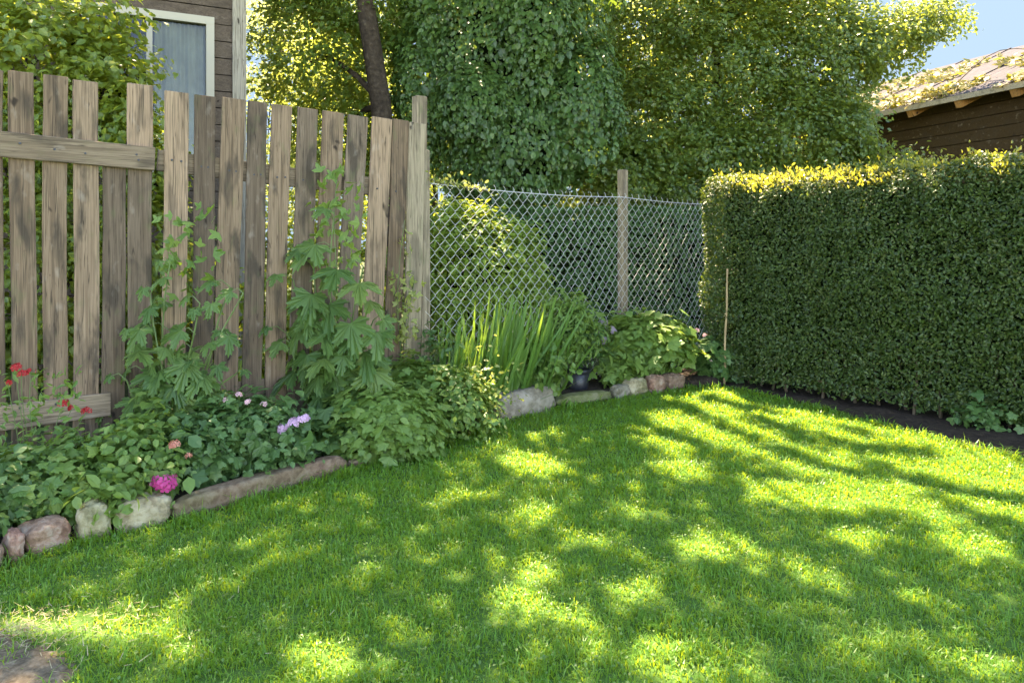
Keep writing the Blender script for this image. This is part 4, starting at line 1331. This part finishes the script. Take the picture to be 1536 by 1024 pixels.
# pink phlox
r_, g_ = clump('pink_phlox', 'yellowish leaved phlox with one bright pink flower head over the tan stones', 'flower', 205, 700, .36, .26, .22, .26, 190, .05, M['bed_mid'], OV, 204, per=8, shell=.5)
g = bed_pt(247, .12); c = at(247, 724, g[1])
head(r_, c, 26, .078, .03, M['pink'], g_)
stalk(r_, (r_.location[0] + .03, r_.location[1], .1), c - np.array([0, 0, .03]))
c2 = at(263, 667, bed_pt(263, .18)[1]); head(r_, c2, 12, .035, .018, M['salmon'], g_, 'flower_bud')
stalk(r_, (r_.location[0] + .05, r_.location[1] + .05, .1), c2 - np.array([0, 0, .02]))
c2 = at(283, 683, bed_pt(263, .18)[1]); head(r_, c2, 5, .02, .014, M['salmon'], g_, 'flower_bud')
clump('lime_weed', 'small lime leaved weed behind the squarish tan stone', 'weed', 160, 742, .13, .13, .08, .1, 40, .06, M['lime'], OV, 205, per=7, shell=.4)
clump('lime_weed', 'yellowish young plant above the pink flower against the fence', 'weed', 235, 655, .6, .2, .12, .2, 60, .07, M['lime'], OV, 206, per=7, shell=.4)
# red flowers
g = bed_pt(40, .75); root = thing('red_flowers', (g[0], g[1], .06), 'thin stalked plant with small red flowers before the lower rail', 'flower')
rng = np.random.default_rng(207)
for (px, py, n, r) in [(24, 551, 10, .028), (32, 560, 8, .025), (47, 557, 7, .02), (96, 604, 10, .03), (108, 612, 7, .02), (130, 616, 8, .025), (12, 575, 4, .015)]:
    c = at(px, py, bed_pt(max(px, 0), .72)[1])
    head(root, c, n, r, .018, M['red'], rng, 'flower_head')
    stalk(root, (g[0] + (c[0] - g[0]) * .5, g[1], .1), c, .0028)
P = np.array([at(rng.uniform(0, 130), rng.uniform(560, 680), bed_pt(60, .72)[1] + rng.uniform(-.1, .1)) for i in range(170)])
leaf_part('foliage', [(T_oval(.2), P, frames(rnd_dirs(170, rng) + np.array([0, -.4, .5]), rnd_dirs(170, rng)), rng.uniform(.04, .075, 170))], M['bed_mid'], root)

# lilac phlox
r_, g_ = clump('lilac_phlox', 'dark leaved phlox with pale lilac flower heads above the brown kerb', 'flower', 375, 655, .45, .36, .26, .27, 340, .041, M['bed_dark'], MIX, 208, per=9, shell=.55)
for (px, py, n, r) in [(424, 643, 22, .045), (440, 634, 16, .036), (455, 628, 16, .035)]:
    c = at(px, py, bed_pt(437, .1)[1]); head(r_, c, n, r, .022, M['lilac'], g_)
    stalk(r_, (r_.location[0] + .1, r_.location[1], .2), c - np.array([0, 0, .02]), .004)
for (px, py) in [(357, 592), (372, 602), (395, 606), (340, 600)]:
    c = at(px, py, bed_pt(365, .3)[1]); head(r_, c, 5, .018, .016, M['rose'], g_, 'flower_bud')
    stalk(r_, (r_.location[0], r_.location[1], .3), c, .003)
clump('lilac_phlox', 'dark leafy plant without flowers left of the lilac phlox', 'plant', 300, 680, .4, .24, .2, .2, 170, .042, M['bed_dark'], MIX, 209, per=9, shell=.5)

# tall lobed plants against the fence
def tall_plant(label, stems, seed, size, base_px, fr, mat, extra=None):
    rng = np.random.default_rng(seed)
    g = bed_pt(base_px, fr)
    root = thing('lobed_plant', (g[0], g[1], .06), label, 'plant')
    Ps, Rs, Ss = [], [], []
    for (px, py, lv) in stems:                                  # where a stem ends, leaves along it
        tip = at(px, py, g[1] + rng.uniform(-.06, .06))
        a = np.array([g[0] + rng.uniform(-.06, .06), g[1] + rng.uniform(-.04, .04), .05])
        mm = MB(); limb(mm, a, tip, .007, .005, .03, 6, 6)
        for k in range(lv):
            t = 1 - (k / max(1, lv)) * .75
            q = a + (tip - a) * t
            aim = rnd_dirs(1, rng)[0] * np.array([1, .7, .2]) + np.array([0, -.35, 0]); aim[1] = -abs(aim[1])
            L = size * rng.uniform(.35, .8)
            e = q + aim / np.linalg.norm(aim) * L + np.array([0, 0, .03])
            m_ = None
            Ps.append(e); Ss.append(size * rng.uniform(.6, 1.15) * (1 if t < .9 else .6))
            nrm = np.array([aim[0] * .4, -.55, .75]) + rnd_dirs(1, rng)[0] * .35
            tp = aim * .8 + np.array([0, 0, -.75]) + rnd_dirs(1, rng)[0] * .35
            Rs.append((nrm, tp))
            mm.tube([q, (q + e) / 2 + np.array([0, 0, .03]), e], [.004, .003, .0022], 5)
        part('stem', mm, M['stem'], root)
    R = frames(np.array([r[0] for r in Rs]), np.array([r[1] for r in Rs]))
    leaf_part('leaves', [(T_toothed(), np.array(Ps), R, np.array(Ss))], mat, root)
    return root, rng


t1, rg = tall_plant('tall dark lobed leaf plant climbing the pickets near the fence joint', [(255, 395, 7), (300, 455, 8), (225, 440, 7), (205, 500, 8), (345, 430, 6), (320, 520, 8), (190, 570, 7), (270, 540, 9), (240, 590, 8), (355, 560, 5), (365, 440, 3), (300, 590, 7), (170, 610, 5)], 301, .155, 255, .8, M['lobed'])
P = np.array([at(rg.uniform(235, 330), rg.uniform(310, 470), bed_pt(270, .86)[1]) for i in range(60)])
leaf_part('young_leaves', [(PAL3, P, frames(rnd_dirs(60, rg) + np.array([0, -.6, .4]), rnd_dirs(60, rg)), rg.uniform(.04, .08, 60))], M['bed_mid'], t1)
t2, rg = tall_plant('tall plant with large drooping lobed leaves on the right of the fence', [(500, 330, 6), (470, 380, 6), (545, 400, 7), (440, 420, 6), (560, 480, 6), (480, 470, 7), (430, 500, 6), (520, 540, 7), (470, 560, 5), (580, 500, 4)], 302, .215, 500, .72, M['lobed'])
P = np.array([at(rg.normal(505, 22), rg.uniform(255, 400), bed_pt(500, .8)[1]) for i in range(60)])
leaf_part('young_leaves', [(PAL3, P, frames(rnd_dirs(60, rg) + np.array([0, -.6, .4]), rnd_dirs(60, rg)), rg.uniform(.045, .085, 60))], M['lime'], t2)
stalk(t2, at(503, 420, bed_pt(500, .76)[1]), at(507, 258, bed_pt(500, .8)[1]), .004)
# pale sprigs at the end of the fence
rng = np.random.default_rng(303)
g = bed_pt(600, .85); root = thing('pale_climber', (g[0], g[1], .06), 'thin yellow green climber on the last pickets by the post', 'climber')
st = []
for (px, py) in [(607, 330), (590, 400), (622, 420), (615, 380)]:
    e = at(px, py, bed_pt(607, .9)[1]); stalk(root, (g[0], g[1], .06), e, .003)
    for q in range(22):
        t = rng.uniform(.35, 1); p = np.array([g[0], g[1], .06]) * (1 - t) + e * t
        st.append(p + rng.normal(0, .03, 3))
P = np.array(st)
leaf_part('foliage', [(PAL3, P, frames(rnd_dirs(len(P), rng) + np.array([0, -.6, .5]), rnd_dirs(len(P), rng)), rng.uniform(.03, .06, len(P)))], M['sprig'], root)

# overhanging bushes at the kerb
clump('lime_bush', 'rounded lime green bush overhanging the low kerb', 'bush', 572, 638, .30, .40, .34, .28, 430, .046, M['lime'], MIX, 401, per=10, shell=.8, cr=.045, up=.9, droop=.5, rnd=.45)
clump('small_leaf_bush', 'feathery small leaved bush with yellowish tips beside the grey slab', 'bush', 672, 622, .30, .36, .32, .33, 300, .046, M['bed_mid'], OV, 402, per=10, shell=.75, cr=.05)
r_ = bpy.data.objects['small_leaf_bush']; rng = np.random.default_rng(403)
n = 520
P = np.array([at(rng.normal(722, 24), rng.normal(605, 34), 5.85 + rng.uniform(-.2, .25)) for i in range(n)])
leaf_part('young_leaves', [(T_oval(.3), P, frames(rnd_dirs(n, rng) + np.array([.3, 0, .6]), rnd_dirs(n, rng) + np.array([.5, -.3, .2])), rng.uniform(.025, .05, n))], M['sprig'], r_)
clump('low_greenery', 'low mixed greenery between the lilac phlox and the lime bush', 'plant', 490, 655, .5, .18, .15, .2, 70, .06, M['bed_dark'], PAL, 404, per=8, shell=.5)
clump('low_greenery', 'green plant at the foot of the last pickets', 'plant', 610, 585, .75, .3, .2, .22, 110, .06, M['bed_mid'], PAL, 405, per=8, shell=.5)

# iris clumps
def iris(label, spots, seed, mat, hmin, hmax, w=.017, spread=.25):
    rng = np.random.default_rng(seed)
    px = np.mean([s[0] for s in spots]); g = bed_pt(px, spots[0][1])
    root = thing('iris_clump', (g[0], g[1], .06), label, 'iris')
    P, T_, S = [], [], []
    for (sx, fr, n) in spots:
        b = bed_pt(sx, fr)
        for q in range(n):
            P.append((b[0] + rng.normal(0, .05), b[1] + rng.normal(0, .05), .05))
            a = rng.uniform(0, 6.28); t = abs(rng.normal(0, spread))
            T_.append((math.cos(a) * t + .13, math.sin(a) * t, 1)); S.append(rng.uniform(hmin, hmax))
    P = np.array(P); T_ = np.array(T_); S = np.array(S)
    nrm = np.stack([T_[:, 0] * -1 + rng.normal(0, .3, len(P)), T_[:, 1] * -1 - .6 + rng.normal(0, .5, len(P)), np.zeros(len(P)) + .1], 1)
    sc = np.stack([w / .03 * rng.uniform(.7, 1.2, len(P)), S, S * rng.uniform(-.3, .5, len(P))], 1)
    leaf_part('blades', [(T_strap(7, .03, .35), P, frames(nrm, T_), sc)], mat, root)


iris('narrow clump of upright iris blades beside the fence post', [(668, .62, 20), (684, .55, 24)], 501, M['iris'], .5, .9, .019, .16)
iris('large fan of tall bright iris blades behind the grey slab', [(715, .45, 30), (735, .36, 34), (755, .36, 36), (775, .45, 34), (800, .5, 26)], 502, M['iris'], .45, 1.1, .015, .3)
iris('loose arching strap leaves between the iris fan and the black pot', [(795, .4, 34), (812, .42, 34), (828, .55, 28)], 503, M['iris'], .3, .8, .012, .5)
clump('low_greenery', 'soft green herb filling the bed behind the pot', 'plant', 800, 545, .45, .3, .2, .2, 110, .06, M['bed_mid'], OV, 504, per=8, shell=.4)
clump('low_greenery', 'tall weedy greenery against the wire netting left of the wooden post', 'plant', 845, 490, .8, .42, .2, .35, 240, .06, M['lime'], T_oval(.2), 505, per=8, shell=.3)
clump('low_greenery', 'dry twiggy weeds at the foot of the fence post', 'weed', 660, 540, .8, .18, .15, .3, 50, .06, M['bed_dark'], T_oval(.2), 506, per=7, shell=.2)

# plant in the pot
rng = np.random.default_rng(601)
root = thing('potted_plant', (pp[0], pp[1], .24), 'green plant with dull mauve flower spikes growing in the black pot', 'plant')
P, R = cloud([(pp[0], pp[1] + .06, .60, .24, .2, .26)], 90, 8, .06, rng, shell=.3)
k = P[:, 2] > .33; P, R = P[k], R[k]
leaf_part('foliage', [(OV, P, R, rng.uniform(.05, .085, len(P)))], M['bed_dark'], root)
for q in range(7): stalk(root, (pp[0], pp[1], .24), (pp[0] + rng.normal(0, .13), pp[1] + rng.normal(0, .1), .55), .004)
for (px, py) in [(905, 487), (918, 497), (893, 500), (885, 520), (905, 512)]:
    c = at(px, py, pp[1] + .15); head(root, c, 12, .045, .02, M['mauve'], rng, 'flower_head', 1.4)
    stalk(root, (pp[0], pp[1], .3), c, .003)
# lime plant by the post
clump('lime_bush', 'lime green broad leaved plant in front of the wooden netting post', 'bush', 965, 512, .5, .5, .32, .30, 380, .062, M['lime'], MIX, 602, per=8, shell=.6, cr=.06, up=.8)
clump('lime_bush', 'small pale green plant rooted right of the black pot', 'plant', 930, 555, .35, .16, .12, .14, 50, .065, M['lime'], PAL3, 603, per=7, shell=.4)
# corner plant with pink blooms
b = gnd(1078, 572)
r_, g_ = bush('corner_plant', 'small dark plant with pale pink blooms beside the cane', 'plant', (b[0], b[1], .26), (.28, .2, .2), 60, .07, M['bed_dark'], PAL, 604, per=7, shell=.4)
for (px, py) in [(1073, 533), (1081, 531), (1066, 541), (1058, 503), (1046, 495)]:
    c = at(px, py, b[1] - .1); head(r_, c, 5, .022, .022, M['rose'], g_)
# low ivy at the hedge foot
for i, (px, py, w, n, lb) in enumerate([(1135, 560, .24, 50, 'low leafy weeds at the hedge foot right of the cane'), (1480, 630, .3, 70, 'broad leaved weeds at the hedge foot near the right edge'), (1390, 606, .2, 26, 'sparse weeds under the hedge right of its middle')]):
    g = gnd(px, py + 14)
    bush('hedge_weed', lb, 'weed', (g[0] + .06, g[1] + .05, .10), (w, .16, .13), n, .042, M['bed_dark'], MIX, 610 + i, per=7, shell=.3)

# yellow sprig along the top wire
rng = np.random.default_rng(700)
a, b = cp(0, 2.03), cp(.75, 2.0)
root = thing('wire_vine', a, 'yellowish vine lying along the top wire next to the fence post', 'vine')
n = 150
t = rng.uniform(0, 1, n) ** 1.4
P = a + (b - a) * t[:, None] + rng.normal(0, .014, (n, 3)) + np.array([0, 0, .01])
P[:25] += np.array([-.02, 0, .05]) + rng.normal(0, .05, (25, 3))
leaf_part('foliage', [(T_oval(.3), P, frames(rnd_dirs(n, rng) + np.array([0, -.4, .6]), rnd_dirs(n, rng)), rng.uniform(.022, .05, n))], M['sprig'], root)
m = MB(); m.tube([a + (b - a) * i / 10 + np.array([0, 0, .012 * math.sin(i * 2)]) for i in range(11)], .004, 5)
part('stem', m, M['twig'], root)

# repeats of a kind share a group
GROUPS = {'lime_bush': 'lime green plants in the flower bed', 'leafy_perennial': 'leafy plants at the left of the bed', 'iris_clump': 'iris clumps behind the slab', 'garden_shrub': 'shrubs behind the picket fence',
          'hedge_weed': 'weeds along the hedge foot', 'distant_tree': 'far trees closing the view', 'pale_tree': 'sunlit trees beside the house', 'low_greenery': 'low greenery in the flower bed', 'lobed_plant': 'tall lobed plants against the pickets',
          'lime_weed': 'small lime weeds in the bed', 'lilac_phlox': 'dark leaved plants above the kerb', 'picket_fence': 'panels of the picket fence'}
for o in list(C.objects):
    k = o.name.split('.')[0]
    if o.parent is None and k in GROUPS and not o.get('group'): o['group'] = GROUPS[k]

# ------------------------------------------------------------------ camera, light
cam = bpy.data.cameras.new('camera'); co = bpy.data.objects.new('camera', cam); C.objects.link(co)
co.location = (0, 0, H); co.rotation_euler = (math.radians(90), 0, 0)
cam.sensor_width = 36; cam.sensor_fit = 'HORIZONTAL'
cam.lens = F / 1536 * 36
cam.shift_y = -(512 - HY) / 1536
cam.clip_end = 500; cam.clip_start = .05
sc = bpy.context.scene
sc.camera = co

sl = bpy.data.lights.new('sun', 'SUN'); so = bpy.data.objects.new('sun', sl); C.objects.link(so)
sl.energy = 3.4; sl.angle = math.radians(.6); sl.color = (1, .93, .80)
so.rotation_euler = Vector(tuple(-SUN)).to_track_quat('-Z', 'Y').to_euler()

w = bpy.data.worlds.new('World'); sc.world = w; w.use_nodes = True
nt = w.node_tree
bg = nt.nodes['Background']
sky = nt.nodes.new('ShaderNodeTexSky'); sky.sky_type = 'NISHITA'; sky.sun_disc = False
sky.sun_elevation = SUN_EL; sky.sun_rotation = math.atan2(SH[0], SH[1])
sky.dust_density = 0.0; sky.altitude = 4000; sky.air_density = 1.0
nt.links.new(sky.outputs[0], bg.inputs['Color']); bg.inputs['Strength'].default_value = .15
sm, snt, sbs, sout = base_mat('sky_air')
snt.nodes.remove(sbs)
se = snt.nodes.new('ShaderNodeEmission'); se.inputs['Color'].default_value = (.36, .60, .95, 1); se.inputs['Strength'].default_value = .13
snt.links.new(se.outputs[0], sout.inputs['Surface'])
mb = MB()
na = 40
V = []
for i in range(na + 1):
    a_ = math.radians(-100 + 200 * i / na)
    V += [(220 * math.sin(a_), 220 * math.cos(a_), -8), (220 * math.sin(a_), 220 * math.cos(a_), 95)]
mb.add(V, [(2 * i, 2 * i + 1, 2 * i + 3, 2 * i + 2) for i in range(na)])
so_ = link('sky', mb.mesh('sky', (0, 0, 0), True), sm); tag(so_, kind='structure')
sc.view_settings.view_transform = 'Standard'; sc.view_settings.look = 'None'
sc.view_settings.exposure = 3.4; sc.view_settings.gamma = 1
sc.view_settings.use_white_balance = True; sc.view_settings.white_balance_temperature = 8400; sc.view_settings.white_balance_tint = 15
sc.cycles.max_bounces = 8; sc.cycles.transparent_max_bounces = 8
sc.cycles.use_denoising = True
